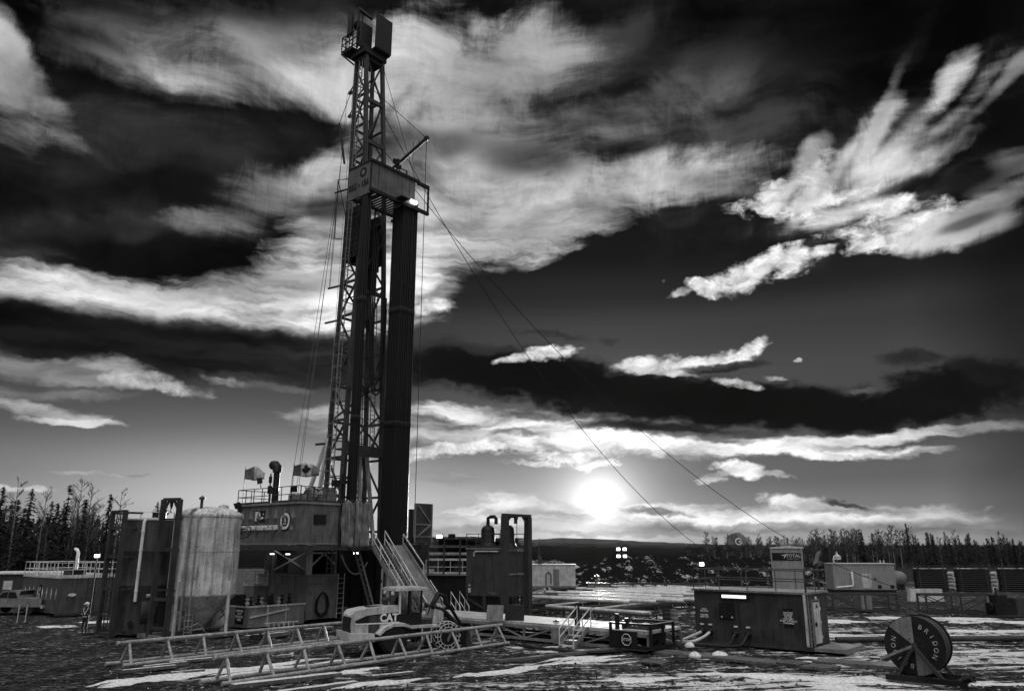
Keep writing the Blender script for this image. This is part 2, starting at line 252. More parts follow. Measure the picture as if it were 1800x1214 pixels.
# ---------------------------------------------------------------- shape helpers
random.seed(7)
class MB:
    """collects faces for one mesh"""
    def __init__(s): s.v, s.f, s.sm = [], [], []
    def add(s, vs, fs, smooth=False):
        o = len(s.v); s.v += [tuple(x) for x in vs]
        s.f += [tuple(i + o for i in f) for f in fs]; s.sm += [smooth] * len(fs); return s
    def hull(s, c, ax, ay, az):
        c, ax, ay, az = map(Vector, (c, ax, ay, az))
        vs = [c + ax * i + ay * j + az * k for k in (-1, 1) for j in (-1, 1) for i in (-1, 1)]
        return s.add(vs, [(0, 2, 3, 1), (4, 5, 7, 6), (0, 1, 5, 4), (2, 6, 7, 3), (0, 4, 6, 2), (1, 3, 7, 5)])
    def box(s, x0, x1, y0, y1, z0, z1):
        return s.hull(((x0 + x1) / 2, (y0 + y1) / 2, (z0 + z1) / 2), ((x1 - x0) / 2, 0, 0), (0, (y1 - y0) / 2, 0), (0, 0, (z1 - z0) / 2))
    def beam(s, p, q, w, h=None, up=(0, 0, 1)):
        p, q = Vector(p), Vector(q); h = w if h is None else h
        d = (q - p); L = d.length; d.normalize(); u = Vector(up)
        if abs(d.dot(u)) > 0.97: u = Vector((1, 0, 0))
        a = d.cross(u).normalized(); b = a.cross(d).normalized()
        return s.hull((p + q) / 2, d * L / 2, a * w / 2, b * h / 2)
    def tube(s, p, q, r, n=8, r2=None):
        return s.path([p, q], r, n, r2)
    def path(s, pts, r, n=6, r2=None, closed=False):
        pts = [Vector(p) for p in pts]; N = len(pts); o = len(s.v)
        t0 = (pts[1] - pts[0]).normalized()
        a = t0.cross(Vector((0, 0, 1)) if abs(t0.z) < 0.9 else Vector((1, 0, 0))).normalized()
        for i, p in enumerate(pts):
            t = (pts[min(i + 1, N - 1)] - pts[max(i - 1, 0)]).normalized()
            a = (a - t * a.dot(t)).normalized(); b = t.cross(a)
            rr = r if r2 is None else r + (r2 - r) * i / (N - 1)
            s.v += [tuple(p + (a * math.cos(k * math.tau / n) + b * math.sin(k * math.tau / n)) * rr) for k in range(n)]
        for i in range(N - 1):
            for k in range(n):
                s.f.append((o + i * n + k, o + i * n + (k + 1) % n, o + (i + 1) * n + (k + 1) % n, o + (i + 1) * n + k)); s.sm.append(n > 4)
        s.f.append(tuple(o + k for k in reversed(range(n)))); s.f.append(tuple(o + (N - 1) * n + k for k in range(n))); s.sm += [False, False]
        return s
    def lathe(s, prof, n=24, c=(0, 0, 0), axis=(0, 0, 1)):
        c = Vector(c); w = Vector(axis).normalized()
        a = w.cross(Vector((0, 0, 1)) if abs(w.z) < 0.9 else Vector((1, 0, 0))).normalized(); b = w.cross(a); o = len(s.v)
        for (r, z) in prof:
            s.v += [tuple(c + w * z + (a * math.cos(k * math.tau / n) + b * math.sin(k * math.tau / n)) * max(r, 1e-4)) for k in range(n)]
        for i in range(len(prof) - 1):
            for k in range(n):
                s.f.append((o + i * n + k, o + i * n + (k + 1) % n, o + (i + 1) * n + (k + 1) % n, o + (i + 1) * n + k)); s.sm.append(True)
        s.f.append(tuple(o + k for k in reversed(range(n)))); s.f.append(tuple(o + (len(prof) - 1) * n + k for k in range(n))); s.sm += [False, False]
        return s
    def prism(s, poly, vec):
        poly = [Vector(p) for p in poly]; n = len(poly); v = Vector(vec)
        return s.add(poly + [p + v for p in poly], [tuple(reversed(range(n))), tuple(range(n, 2 * n))] + [(i, (i + 1) % n, n + (i + 1) % n, n + i) for i in range(n)])
    def grid(s, fn, nu, nv, smooth=True):
        o = len(s.v); s.v += [tuple(fn(i / nu, j / nv)) for j in range(nv + 1) for i in range(nu + 1)]
        for j in range(nv):
            for i in range(nu):
                a = o + j * (nu + 1) + i; s.f.append((a, a + 1, a + nu + 2, a + nu + 1)); s.sm.append(smooth)
        return s
    def mesh(s, name, m):
        me = bpy.data.meshes.new(name); me.from_pydata(s.v, [], s.f)
        me.polygons.foreach_set('use_smooth', s.sm); me.update()
        if any(s.sm): me.set_sharp_from_angle(angle=rad(42))
        if m: me.materials.append(m)
        return me
    def build(s, name, m, parent=None, label=None):
        o = bpy.data.objects.new(name, s.mesh(name, m)); col.objects.link(o)
        if parent: o.parent = parent
        if label: o['label'] = label
        return o
def tag(o, label=None, cat=None, group=None, kind=None):
    for k, v in (('label', label), ('category', cat), ('group', group), ('kind', kind)):
        if v: o[k] = v
    return o
def thing(name, label, cat, loc=(0, 0, 0), rz=0.0, group=None):
    o = bpy.data.objects.new(name, None); col.objects.link(o); o.empty_display_size = 0.3
    o.location = loc; o.rotation_euler = (0, 0, rz); return tag(o, label, cat, group)
def copy_thing(o, loc, rz, label=None, group=None, scale=None):
    r = o.copy(); col.objects.link(r); r.location = loc; r.rotation_euler = (0, 0, rz)
    if label: r['label'] = label
    if group: r['group'] = group
    if scale: r.scale = scale
    for ch in o.children:
        c = ch.copy(); col.objects.link(c); c.parent = r
        for g in ch.children:
            d = g.copy(); col.objects.link(d); d.parent = c
    return r
def text(name, body, size, at, xdir, up, m, parent, label=None, depth=0.008, bold=0.0, sx=1.0, align='CENTER'):
    c = bpy.data.curves.new(name, 'FONT'); c.body = body; c.size = size; c.extrude = depth; c.offset = bold
    c.align_x = align; c.align_y = 'CENTER'; c.resolution_u = 2; c.space_line = 0.9
    t = bpy.data.objects.new(name, c); col.objects.link(t); bpy.context.view_layer.update()
    me = bpy.data.meshes.new_from_object(t.evaluated_get(bpy.context.evaluated_depsgraph_get())); me.name = name; me.materials.clear(); me.materials.append(m)
    bpy.data.objects.remove(t); bpy.data.curves.remove(c); o = bpy.data.objects.new(name, me); col.objects.link(o)
    x = Vector(xdir).normalized(); y = Vector(up); y = (y - x * y.dot(x)).normalized(); z = x.cross(y)
    M = Matrix((x, y, z)).transposed().to_4x4(); M.translation = Vector(at)
    o.matrix_local = M @ Matrix.Diagonal((sx, 1, 1, 1))
    if parent: o.parent = parent
    if label: o['label'] = label
    return o
def sag(p, q, drop, n=14):
    p, q = Vector(p), Vector(q); return [p.lerp(q, i / n) - Vector((0, 0, drop * 4 * (i / n) * (1 - i / n))) for i in range(n + 1)]
def railing(m, pts, h=1.05, r=0.028, step=1.2, mid=2, toe=True):
    """hand rail along a polyline of floor points"""
    pts = [Vector(p) for p in pts]
    for a, b in zip(pts, pts[1:]):
        L = (b - a).length; n = max(1, round(L / step)); up = Vector((0, 0, 1))
        for i in range(n + 1):
            p = a.lerp(b, i / n); m.tube(p, p + up * h, r, 6)
        for k in range(mid):
            z = h * (1 - k / mid); m.tube(a + up * z, b + up * z, r, 6)
        if toe: m.beam(a + up * 0.07, b + up * 0.07, 0.015, 0.14)
def ladder(m, p, q, w, side, step=0.32, r=0.022, rail=0.05):
    p, q, sd = Vector(p), Vector(q), Vector(side).normalized() * w / 2
    m.beam(p - sd, q - sd, rail); m.beam(p + sd, q + sd, rail); n = int((q - p).length / step)
    for i in range(1, n): c = p.lerp(q, i / n); m.tube(c - sd, c + sd, r, 5)

# ---------------------------------------------------------------- materials (the photograph is black and white, so are they)
def new_mat(name):
    m = bpy.data.materials.new(name); m.use_nodes = True; t = m.node_tree; b = t.nodes['Principled BSDF']; return m, t, b
def nd(t, k, **kw):
    n = t.nodes.new(k)
    for a, b in kw.items(): setattr(n, a, b)
    return n
def tnoise(t, vec, scale, detail=4, rough=0.55, dist=0):
    n = nd(t, 'ShaderNodeTexNoise'); n.inputs['Scale'].default_value = scale; n.inputs['Detail'].default_value = detail
    n.inputs['Roughness'].default_value = rough; n.inputs['Distortion'].default_value = dist; t.links.new(vec, n.inputs['Vector']); return n.outputs[0]
def tmap(t, vec, scale, rot=(0, 0, 0)):
    n = nd(t, 'ShaderNodeMapping'); n.inputs['Scale'].default_value = scale; n.inputs['Rotation'].default_value = rot; t.links.new(vec, n.inputs['Vector']); return n.outputs[0]
def tm(t, op, a, b=None, c=None, clamp=False):
    n = nd(t, 'ShaderNodeMath', operation=op, use_clamp=clamp)
    for i, x in enumerate((a, b, c)):
        if x is None: continue
        if isinstance(x, (int, float)): n.inputs[i].default_value = x
        else: t.links.new(x, n.inputs[i])
    return n.outputs[0]
def trange(t, v, a, b, c=0.0, d=1.0):
    n = nd(t, 'ShaderNodeMapRange'); n.interpolation_type = 'SMOOTHSTEP'; t.links.new(v, n.inputs[0])
    for i, x in zip((1, 2, 3, 4), (a, b, c, d)): n.inputs[i].default_value = x
    return n.outputs[0]
def tgrey(t, v, sock):
    c = nd(t, 'ShaderNodeCombineColor')
    for i in range(3): t.links.new(v, c.inputs[i])
    t.links.new(c.outputs[0], sock)
def tbump(t, h, b, strength=0.4, dist=0.02):
    n = nd(t, 'ShaderNodeBump'); n.inputs['Strength'].default_value = strength; n.inputs['Distance'].default_value = dist
    t.links.new(h, n.inputs['Height']); t.links.new(n.outputs[0], b.inputs['Normal'])
def steel(name, base, rough=0.55, metal=0.0, var=0.45, streak=0.6, scale=1.0, speck=0.5, bump=0.35, spec=0.3):
    """painted or bare steel: blotches, runs down the sheet, scratches and specks of dirt"""
    m, t, b = new_mat(name); tcn = nd(t, 'ShaderNodeTexCoord'); P = tcn.outputs['Object']
    n1 = tnoise(t, P, 1.3 * scale, 5, 0.6); n2 = tnoise(t, tmap(t, P, (6 * scale, 6 * scale, 0.45 * scale)), 1.0, 4, 0.6); n3 = tnoise(t, P, 13 * scale, 5, 0.8)
    k = tm(t, 'ADD', tm(t, 'MULTIPLY', tm(t, 'SUBTRACT', n1, 0.5), var * 3.2), tm(t, 'MULTIPLY', tm(t, 'SUBTRACT', n2, 0.5), streak * 2.2))
    k = tm(t, 'ADD', k, tm(t, 'MULTIPLY', tm(t, 'SUBTRACT', n3, 0.5), speck * 3.4))
    v = tm(t, 'MULTIPLY', tm(t, 'MAXIMUM', tm(t, 'ADD', k, 1.0), 0.12), base)
    tgrey(t, v, b.inputs['Base Color'])
    t.links.new(trange(t, n1, 0.3, 0.7, max(0.1, rough - 0.12), min(1, rough + 0.15)), b.inputs['Roughness'])
    b.inputs['Metallic'].default_value = metal; b.inputs['Specular IOR Level'].default_value = spec
    if bump: tbump(t, n3, b, bump, 0.01)
    return m
def plain(name, v, rough=0.6, metal=0.0):
    m, t, b = new_mat(name); P = nd(t, 'ShaderNodeTexCoord').outputs['Object']
    n = tnoise(t, P, 9, 3); tgrey(t, tm(t, 'MULTIPLY', trange(t, n, 0.25, 0.75, 0.7, 1.25), v), b.inputs['Base Color'])
    b.inputs['Roughness'].default_value = rough; b.inputs['Metallic'].default_value = metal; b.inputs['Specular IOR Level'].default_value = 0.2; return m
def lamp_mat(name, s):
    m, t, b = new_mat(name); b.inputs['Base Color'].default_value = (.8, .8, .8, 1); b.inputs['Emission Color'].default_value = (1, 1, 1, 1); b.inputs['Emission Strength'].default_value = s; return m
M = dict(
    dark=steel('dark_painted_steel', 0.045, 0.5), black=steel('black_steel', 0.012, 0.5), mid=steel('grey_painted_steel', 0.19, 0.5),
    light=steel('pale_painted_steel', 0.5, 0.5), white=steel('white_painted_steel', 0.75, 0.45, var=0.25, streak=0.35, speck=0.25), rail=steel('galvanised_rail', 0.60, 0.5, 0.2, speck=0.3),
    mastp=steel('weathered_backlit_paint', 0.05, 0.5, 0.0), pipe=steel('drill_pipe_steel', 0.006, 0.42, 0.0, spec=.35, streak=0.9), tank=steel('dark_tank_paint', 0.06, 0.68, spec=.12, var=.35, streak=.9, speck=0.7), silo=steel('silver_silo_paint', 0.5, 0.55, 0.0, spec=.2, var=.45, streak=1.2, speck=.6),
    cone=steel('grey_cone_paint', 0.3, 0.5, 0.0, speck=.8), wall=steel('doghouse_wall_paint', 0.12, 0.5, var=.4, streak=.9), loader=steel('pale_machine_paint', 0.46, 0.5, var=.4, streak=.7, speck=.7),
    rust=steel('rusty_tube_steel', 0.33, 0.6, 0.1, speck=1.1), wire=plain('wire_rope', 0.012, 0.8, 0.0), rubber=plain('rubber', 0.018, 0.75), plate=plain('letter_white', 0.75), ink=plain('letter_black', 0.02),
    board=steel('racking_board_paint', 0.12, 0.5, streak=.8),
    hut=steel('dark_hut_paint', 0.08, 0.5, streak=.9),
    sign=plain('sign_black', 0.012), wood=steel('weathered_plank', 0.12, 0.8, speck=1.0), house=steel('power_house_paint', 0.038, 0.48, var=.5, streak=.7), tray=steel('trailer_siding', 0.27, 0.55, var=.2, streak=.4),
    lamp=lamp_mat('lamp_lens', 6.0), tubelamp=lamp_mat('tube_lamp', 1.1), deck=steel('worn_deck_plate', 0.40, 0.75, 0.0, speck=1.0, streak=0.2), tarp=None, snow=None)
def cloth(name, v, rough=0.7):
    m, t, b = new_mat(name); P = nd(t, 'ShaderNodeTexCoord').outputs['Object']
    n = tnoise(t, tmap(t, P, (3, 3, 0.6)), 2, 5, 0.6); f = tnoise(t, P, 30, 2)
    tgrey(t, tm(t, 'MULTIPLY', trange(t, n, 0.3, 0.7, 0.55, 1.5), v), b.inputs['Base Color']); b.inputs['Roughness'].default_value = rough; tbump(t, n, b, 0.8, 0.08); return m
M['tarp'] = cloth('tarpaulin', 0.17, 0.4); M['slide'] = steel('worn_ramp_plate', 0.17, 0.6, speck=1.0, streak=.3)
M['flagw'] = cloth('white_flag_cloth', 0.45); M['flagg'] = cloth('grey_flag_cloth', 0.14); M['flagd'] = cloth('dark_flag_cloth', 0.06)
M['work'] = cloth('dark_work_cloth', 0.03); M['skin'] = plain('skin', 0.30, 0.5)
def snow_mat():
    m, t, b = new_mat('snow'); P = nd(t, 'ShaderNodeTexCoord').outputs['Object']; n = tnoise(t, P, 6, 5)
    tgrey(t, trange(t, n, 0.3, 0.7, 0.55, 0.85), b.inputs['Base Color']); b.inputs['Roughness'].default_value = 0.6; tbump(t, n, b, 0.7, 0.05); return m
M['snow'] = snow_mat()
def glass_mat():
    m, t, b = new_mat('dark_glass'); b.inputs['Base Color'].default_value = (.02, .02, .02, 1); b.inputs['Roughness'].default_value = 0.08; return m
M['glass'] = glass_mat()

# the yard is laid out square to the rig: x runs to the right and away, y to the left and away, from the near corner of the driller's cabin
RZ = rad(50); RX, RY = Vector((math.cos(RZ), math.sin(RZ), 0)), Vector((-math.sin(RZ), math.cos(RZ), 0)); ORG = Vector((-14.0, 51.8, 0))
def yard(r, y, z=0.0): return ORG + RX * r + RY * y + Vector((0, 0, z))
def to_yard(p): d = Vector(p) - ORG; return d.dot(RX), d.dot(RY)
# ---------------------------------------------------------------- ground, hills
from mathutils import noise as mn
def fbm(x, y, s, o=4): return mn.fractal(Vector((x * s, y * s, 3.1)), 1.0, 2.0, o)
def ground_mat():
    m, t, b = new_mat('frozen_mud_and_snow'); P = nd(t, 'ShaderNodeNewGeometry').outputs['Position']
    PR = tmap(t, P, (1, 1, 1), (0, 0, rad(-8)))
    big = tnoise(t, tmap(t, PR, (0.035, 0.09, 1)), 1.0, 5, 0.6, 0.6)                 # where snow has stayed
    trk = tnoise(t, tmap(t, PR, (0.16, 1.5, 1)), 1.0, 5, 0.68, 0.7)                  # wheel tracks running across the yard
    trk2 = tnoise(t, tmap(t, P, (1.1, 0.22, 1), (0, 0, rad(-46))), 1.0, 4, 0.65, 0.4)
    fine = tnoise(t, tmap(t, PR, (0.8, 2.6, 1)), 2.2, 8, 0.75)
    grit = tnoise(t, P, 9.0, 3, 0.7)
    k = tm(t, 'ADD', tm(t, 'MULTIPLY', big, 0.9), tm(t, 'MULTIPLY', trk, 0.95))
    k = tm(t, 'ADD', k, tm(t, 'MULTIPLY', trk2, 0.35)); k = tm(t, 'ADD', k, tm(t, 'MULTIPLY', fine, 0.95)); k = tm(t, 'SUBTRACT', k, 0.10)
    sp = nd(t, 'ShaderNodeSeparateXYZ'); t.links.new(P, sp.inputs[0])
    side = trange(t, sp.outputs[0], -22, 16, -0.13, 0.10)                            # more of it on the right, less by the tanks
    far = trange(t, sp.outputs[1], 48, 70, 0.0, -0.15)
    k = tm(t, 'ADD', k, tm(t, 'ADD', side, far))
    snow = trange(t, k, 1.555, 1.62)
    dirt = tm(t, 'MULTIPLY', trange(t, tm(t, 'ADD', tm(t, 'MULTIPLY', fine, 0.5), tm(t, 'MULTIPLY', grit, 0.5)), 0.34, 0.66, 0.1, 2.6), tm(t, 'MULTIPLY', trange(t, trk, 0.3, 0.7, 0.4, 1.8), 0.017))
    frost = tm(t, 'MULTIPLY', trange(t, tnoise(t, tmap(t, PR, (2.2, 6.0, 1)), 1.3, 5, 0.75, 0.5), 0.50, 0.64), trange(t, trk2, 0.40, 0.62, 0.06, 0.34)); dirt = tm(t, 'ADD', dirt, frost)
    sn = trange(t, grit, 0.25, 0.75, 0.6, 0.92)
    mx = nd(t, 'ShaderNodeMix', data_type='FLOAT'); t.links.new(snow, mx.inputs[0]); t.links.new(dirt, mx.inputs[2]); t.links.new(sn, mx.inputs[3])
    tgrey(t, mx.outputs[0], b.inputs['Base Color'])
    t.links.new(trange(t, tm(t, 'ADD', trk, tm(t, 'MULTIPLY', snow, 0.4)), 0.35, 0.7, 0.75, 0.95), b.inputs['Roughness'])
    t.links.new(trange(t, snow, 0, 1, 0.02, 0.05), b.inputs['Specular IOR Level'])
    h = tm(t, 'ADD', tm(t, 'MULTIPLY', fine, 1.0), tm(t, 'ADD', tm(t, 'MULTIPLY', trk, 1.2), tm(t, 'MULTIPLY', snow, 0.25)))
    h = tm(t, 'ADD', h, tm(t, 'MULTIPLY', grit, 0.35)); tbump(t, h, b, 0.9, 0.16)
    return m
def height(x, y):
    f = max(0.0, min(1.0, (y - 22) / 10)); k = max(0.0, min(1.0, (140 - y) / 40))
    u, v = x * .99 + y * .14, y * .99 - x * .14
    return (0.06 * fbm(x, y, 0.30, 3) + 0.12 * fbm(u * 0.16, v * 1.5, 0.6, 4) + 0.035 * fbm(u, v, 1.6, 2) - 0.06) * f * k
gm = MB(); xs = [-9000, -2500, -600, -150] + [-60 + i for i in range(15)] + [-45 + i * 0.25 for i in range(361)] + [46 + i for i in range(15)] + [150, 600, 2500, 9000]; ys = [-400, -60, 0, 14, 22] + [24 + i * 0.22 for i in range(219)] + [74, 76, 84, 96, 115, 140, 180, 260, 500, 1200, 4000, 12000]
gm.v = [(x, y, height(x, y)) for y in ys for x in xs]; nx = len(xs)
for j in range(len(ys) - 1):
    for i in range(nx - 1): gm.f.append((j * nx + i, j * nx + i + 1, (j + 1) * nx + i + 1, (j + 1) * nx + i)); gm.sm.append(True)
tag(gm.build('ground', ground_mat()), kind='structure')
def rough_mat(name, a, b_, sc_, cut, h=0.6):
    m, t, b = new_mat(name); t.nodes.remove(b); d = nd(t, 'ShaderNodeBsdfDiffuse'); P = nd(t, 'ShaderNodeTexCoord').outputs['Object']; n = tnoise(t, P, sc_, 7, 0.72); n2 = tnoise(t, P, sc_ * 0.22, 4)
    s = trange(t, tm(t, 'ADD', n, tm(t, 'MULTIPLY', tm(t, 'SUBTRACT', n2, 0.5), 0.8)), cut, cut + 0.07)
    mx = nd(t, 'ShaderNodeMix', data_type='FLOAT'); t.links.new(s, mx.inputs[0]); mx.inputs[2].default_value = a; mx.inputs[3].default_value = b_
    tgrey(t, mx.outputs[0], d.inputs['Color']); tbump(t, n, d, 1.0, h); t.links.new(d.outputs[0], t.nodes['Material Output'].inputs[0]); return m
M['spoil'] = rough_mat('spoil_and_snow', 0.012, 0.42, 2.6, 0.61, 0.3); M['snowheap'] = rough_mat('snowy_spoil', 0.05, 0.6, 1.2, 0.47, 0.5); M['hill'] = rough_mat('far_hill_forest', 0.010, 0.020, 0.02, 0.60, 1)
def ridge(name, sky, Y, depth, m, nz=8, kind='structure', rough=0.0, seed=0, foot=0.0, label=None):
    """a ridge of real depth whose crest follows the listed skyline points at distance Y"""
    mb = MB(); pts = [W(px, py, Y) for px, py in sky]; xs = []
    for a, b in zip(pts, pts[1:]):
        n = max(1, int((b - a).length / (Y * 0.004)))
        for i in range(n): xs.append(a.lerp(b, i / n))
    xs.append(pts[-1]); N = len(xs)
    prof = [(-1, 0), (-.75, .22), (-.5, .52), (-.25, .82), (0, 1), (.3, .8), (.65, .4), (1, 0)]
    for j, (t, hgt) in enumerate(prof):
        for i, p in enumerate(xs):
            z = foot + (p.z - foot) * hgt; e = fbm(i * 0.35, j * 1.7, 1.0) * rough * (1 if 0 < hgt else 0)
            mb.v.append((p.x * (1 + t * depth / Y), Y + t * depth + fbm(i * .2, j, 1) * depth * 0.06, max(foot, z + e) if hgt else foot - 0.3))
    for j in range(len(prof) - 1):
        for i in range(N - 1): mb.f.append((j * N + i, j * N + i + 1, (j + 1) * N + i + 1, (j + 1) * N + i)); mb.sm.append(True)
    o = mb.build(name, m); tag(o, label=label, kind=kind); return o
ridge('hills', [(-700, 958), (300, 948), (560, 946), (700, 945), (760, 943), (830, 942), (920, 949), (990, 945), (1060, 947), (1130, 951), (1250, 956), (1420, 959), (1700, 957), (2300, 960), (2900, 962)], 3200, 900, M['hill'], rough=1.5)
ridge('hills', [(-700, 962), (500, 954), (760, 952), (900, 953), (1000, 955), (1180, 957), (1300, 960), (1600, 960), (2400, 963), (2900, 965)], 1500, 350, M['hill'], rough=1.2)
ridge('hills', [(-900, 966), (300, 962), (700, 958), (900, 957), (1000, 960), (1100, 962), (1250, 963), (1420, 964), (1600, 962), (1760, 960), (2400, 963), (2900, 966)], 520, 150, M['hill'], rough=.6)
ridge('hills', [(-900, 985), (300, 980), (700, 976), (900, 972), (1000, 973), (1100, 974), (1250, 974), (1420, 975), (1600, 978), (2400, 980), (2900, 985)], 250, 60, M['hill'], rough=.5)
tag(ridge('spoil_heap', [(968, 1024), (1000, 1006), (1030, 990), (1070, 981), (1110, 977), (1170, 978), (1240, 977), (1310, 979), (1380, 986), (1440, 994), (1475, 1010), (1490, 1024)], 118, 9, M['spoil'], rough=0.55, kind=None), 'long dark spoil heap flecked with snow behind the pipe racks', 'earth heap')
tag(ridge('snow_heap', [(880, 1018), (905, 994), (935, 983), (970, 983), (1000, 990), (1040, 1003), (1070, 1016)], 150, 10, M['snowheap'], rough=0.5, kind=None), 'pale snow covered heap behind the white corrugated shack', 'earth heap')

# ---------------------------------------------------------------- trees
M['clod'] = plain('frozen_mud', 0.03, 0.9); M['bark'] = plain('bark', 0.05, 0.9); M['birch'] = plain('pale_bark', 0.22, 0.8); M['needle'] = plain('spruce_needles', 0.022, 0.9); M['twig'] = plain('twigs', 0.07, 0.8)
def conifer(h, seed, spread=0.17, sparse=0.0):
    """trunk and crown of a spruce: whorls of drooping boughs hung with small needle sprays"""
    R = random.Random(seed); tr, cr = MB(), MB()
    tr.path([(0, 0, 0), (R.uniform(-.1, .1), R.uniform(-.1, .1), h * .5), (0, 0, h)], 0.012 * h + .03, 6, 0.015)
    z0 = h * R.uniform(0.10, 0.22); n = int(h * 4.2)
    for i in range(n):
        f = i / n; z = z0 + (h - z0) * f
        if R.random() < sparse: continue
        L = h * spread * (1 - f) ** 0.8 * R.uniform(0.55, 1.15) + 0.10
        for k in range(R.randint(3, 5)):
            a = R.uniform(0, math.tau); dx, dy = math.cos(a), math.sin(a); dr = R.uniform(0.15, 0.5)
            steps = max(2, int(L / 0.28))
            for s in range(steps):
                q = (s + R.random()) / steps; l = q * L; c = Vector((dx * l, dy * l, z - dr * l * q))
                w = R.uniform(0.14, 0.30) * (1.15 - q * 0.6) * (h / 12) ** 0.5; t = Vector((dx, dy, -dr)) * w * R.uniform(1.0, 1.8); p = Vector((-dy, dx, R.uniform(-.5, .3))) * w
                cr.add([c - t * .4, c + p - Vector((0, 0, w * .5)), c + t, c - p - Vector((0, 0, w * .5))], [(0, 1, 2, 3)])
    return tr, cr
def aspen(h, seed, dens=1.0, k_=1.0):
    """bare tree: trunk, and limbs forking twice into twigs"""
    R = random.Random(seed); tr, cr = MB(), MB(); bend = [R.uniform(-.35, .35) for _ in range(2)]
    tp = [Vector((bend[0] * (i / 5) ** 2, bend[1] * (i / 5) ** 2, h * i / 5)) for i in range(6)]; tr.path(tp, 0.008 * h + .04, 6, 0.018)
    for i in range(int(26 * dens)):
        f = R.uniform(0.38, 0.98); p = tp[0].lerp(tp[-1], f); a = R.uniform(0, math.tau); L = h * 0.24 * (1.15 - f) * R.uniform(.6, 1.3) + .25; e = R.uniform(0.5, 1.3)
        d = Vector((math.cos(a), math.sin(a), e)).normalized(); q = p + d * L; cr.path([p, p + d * L * .5, q + Vector((0, 0, .12 * L))], 0.024 * k_, 3, 0.010 * k_)
        for k in range(5):
            g = R.uniform(.3, 1); s = p.lerp(q, g); dd = (d + Vector((R.uniform(-.9, .9), R.uniform(-.9, .9), R.uniform(-.1, .8)))).normalized() * L * R.uniform(.25, .5); cr.path([s, s + dd], 0.013 * k_, 3, 0.007 * k_)
            for z in range(2): s2 = s + dd * R.uniform(.3, .9); cr.path([s2, s2 + (dd.normalized() + Vector((R.uniform(-.8, .8), R.uniform(-.8, .8), R.uniform(0, .6)))) * L * .16], 0.009 * k_, 3, 0.006 * k_)
    return tr, cr
TREES = {}
def tree(kind, i, loc, h, label, group):
    key = (kind, i)
    if key not in TREES:
        if kind == 'spruce': tr, cr = conifer(12, 100 + i, (0.19, 0.15, 0.23, 0.18)[i % 4], (0.05, 0.25, 0.0, 0.35)[i % 4]); ms = M['bark'], M['needle']
        else: tr, cr = aspen(12, 200 + i, 1.0, 1.6 if i < 4 else 3.2); ms = M['birch'], M['twig']
        o = thing('spruce_tree' if kind == 'spruce' else 'bare_aspen_tree', label, 'tree', loc, 0, group); tr.build('trunk', ms[0], o); cr.build('crown', ms[1], o); TREES[key] = o
    else: o = copy_thing(TREES[key], loc, random.uniform(0, 6.28), label, group)
    s = h / 12; o.scale = (s * random.uniform(.9, 1.1),) * 2 + (s,); o.rotation_euler = (0, 0, random.uniform(0, 6.28)); return o
def top_tree(kind, i, px, py, Y, label, group):     # a tree standing at distance Y whose tip shows at px, py
    p = W(px, py, Y); return tree(kind, i, (p.x, Y, 0), p.z, label, group)
# left grove: the trees that stand out, from the picture's edge inward
LG = 'grove of spruce and aspen behind the left tanks'
for k, (kd, px, py, Y, lb) in enumerate([
    ('s', 8, 853, 112, 'dark spruce cut by the left edge of the photograph'), ('a', 38, 846, 118, 'tall bare aspen leaning up beside the leftmost spruce'), ('s', 58, 856, 110, 'broad dark spruce second in from the left edge'),
    ('a', 83, 857, 116, 'bare aspen between the two broad dark spruces'), ('s', 103, 882, 108, 'short bushy spruce under the tall narrow one'), ('s', 124, 850, 114, 'tall narrow spruce with a ragged pointed tip'),
    ('a', 143, 844, 116, 'tallest bare aspen with pale trunk beside the narrow spruce'), ('a', 164, 850, 119, 'wide bare aspen with branches spreading to the right'), ('s', 196, 866, 114, 'spruce rising above the frame of the dark upright tank'),
    ('a', 214, 864, 120, 'last bare aspen before the dark tank top'), ('s', 278, 880, 126, 'slim lone spruce above the dark tank roof'), ('s', 293, 887, 128, 'smallest spruce between dark tank roof and silo frame')]):
    top_tree('spruce' if kd == 's' else 'aspen', k % 4, px, py, Y, lb, LG)
for k in range(70):
    px = random.uniform(-60, 225); Y = random.uniform(112, 150)
    top_tree('spruce' if random.random() < .72 else 'aspen', random.randrange(4), px, random.uniform(874, 925), Y, 'slender tree standing deep in the grove behind the left tanks', 'inner trees of the left grove')
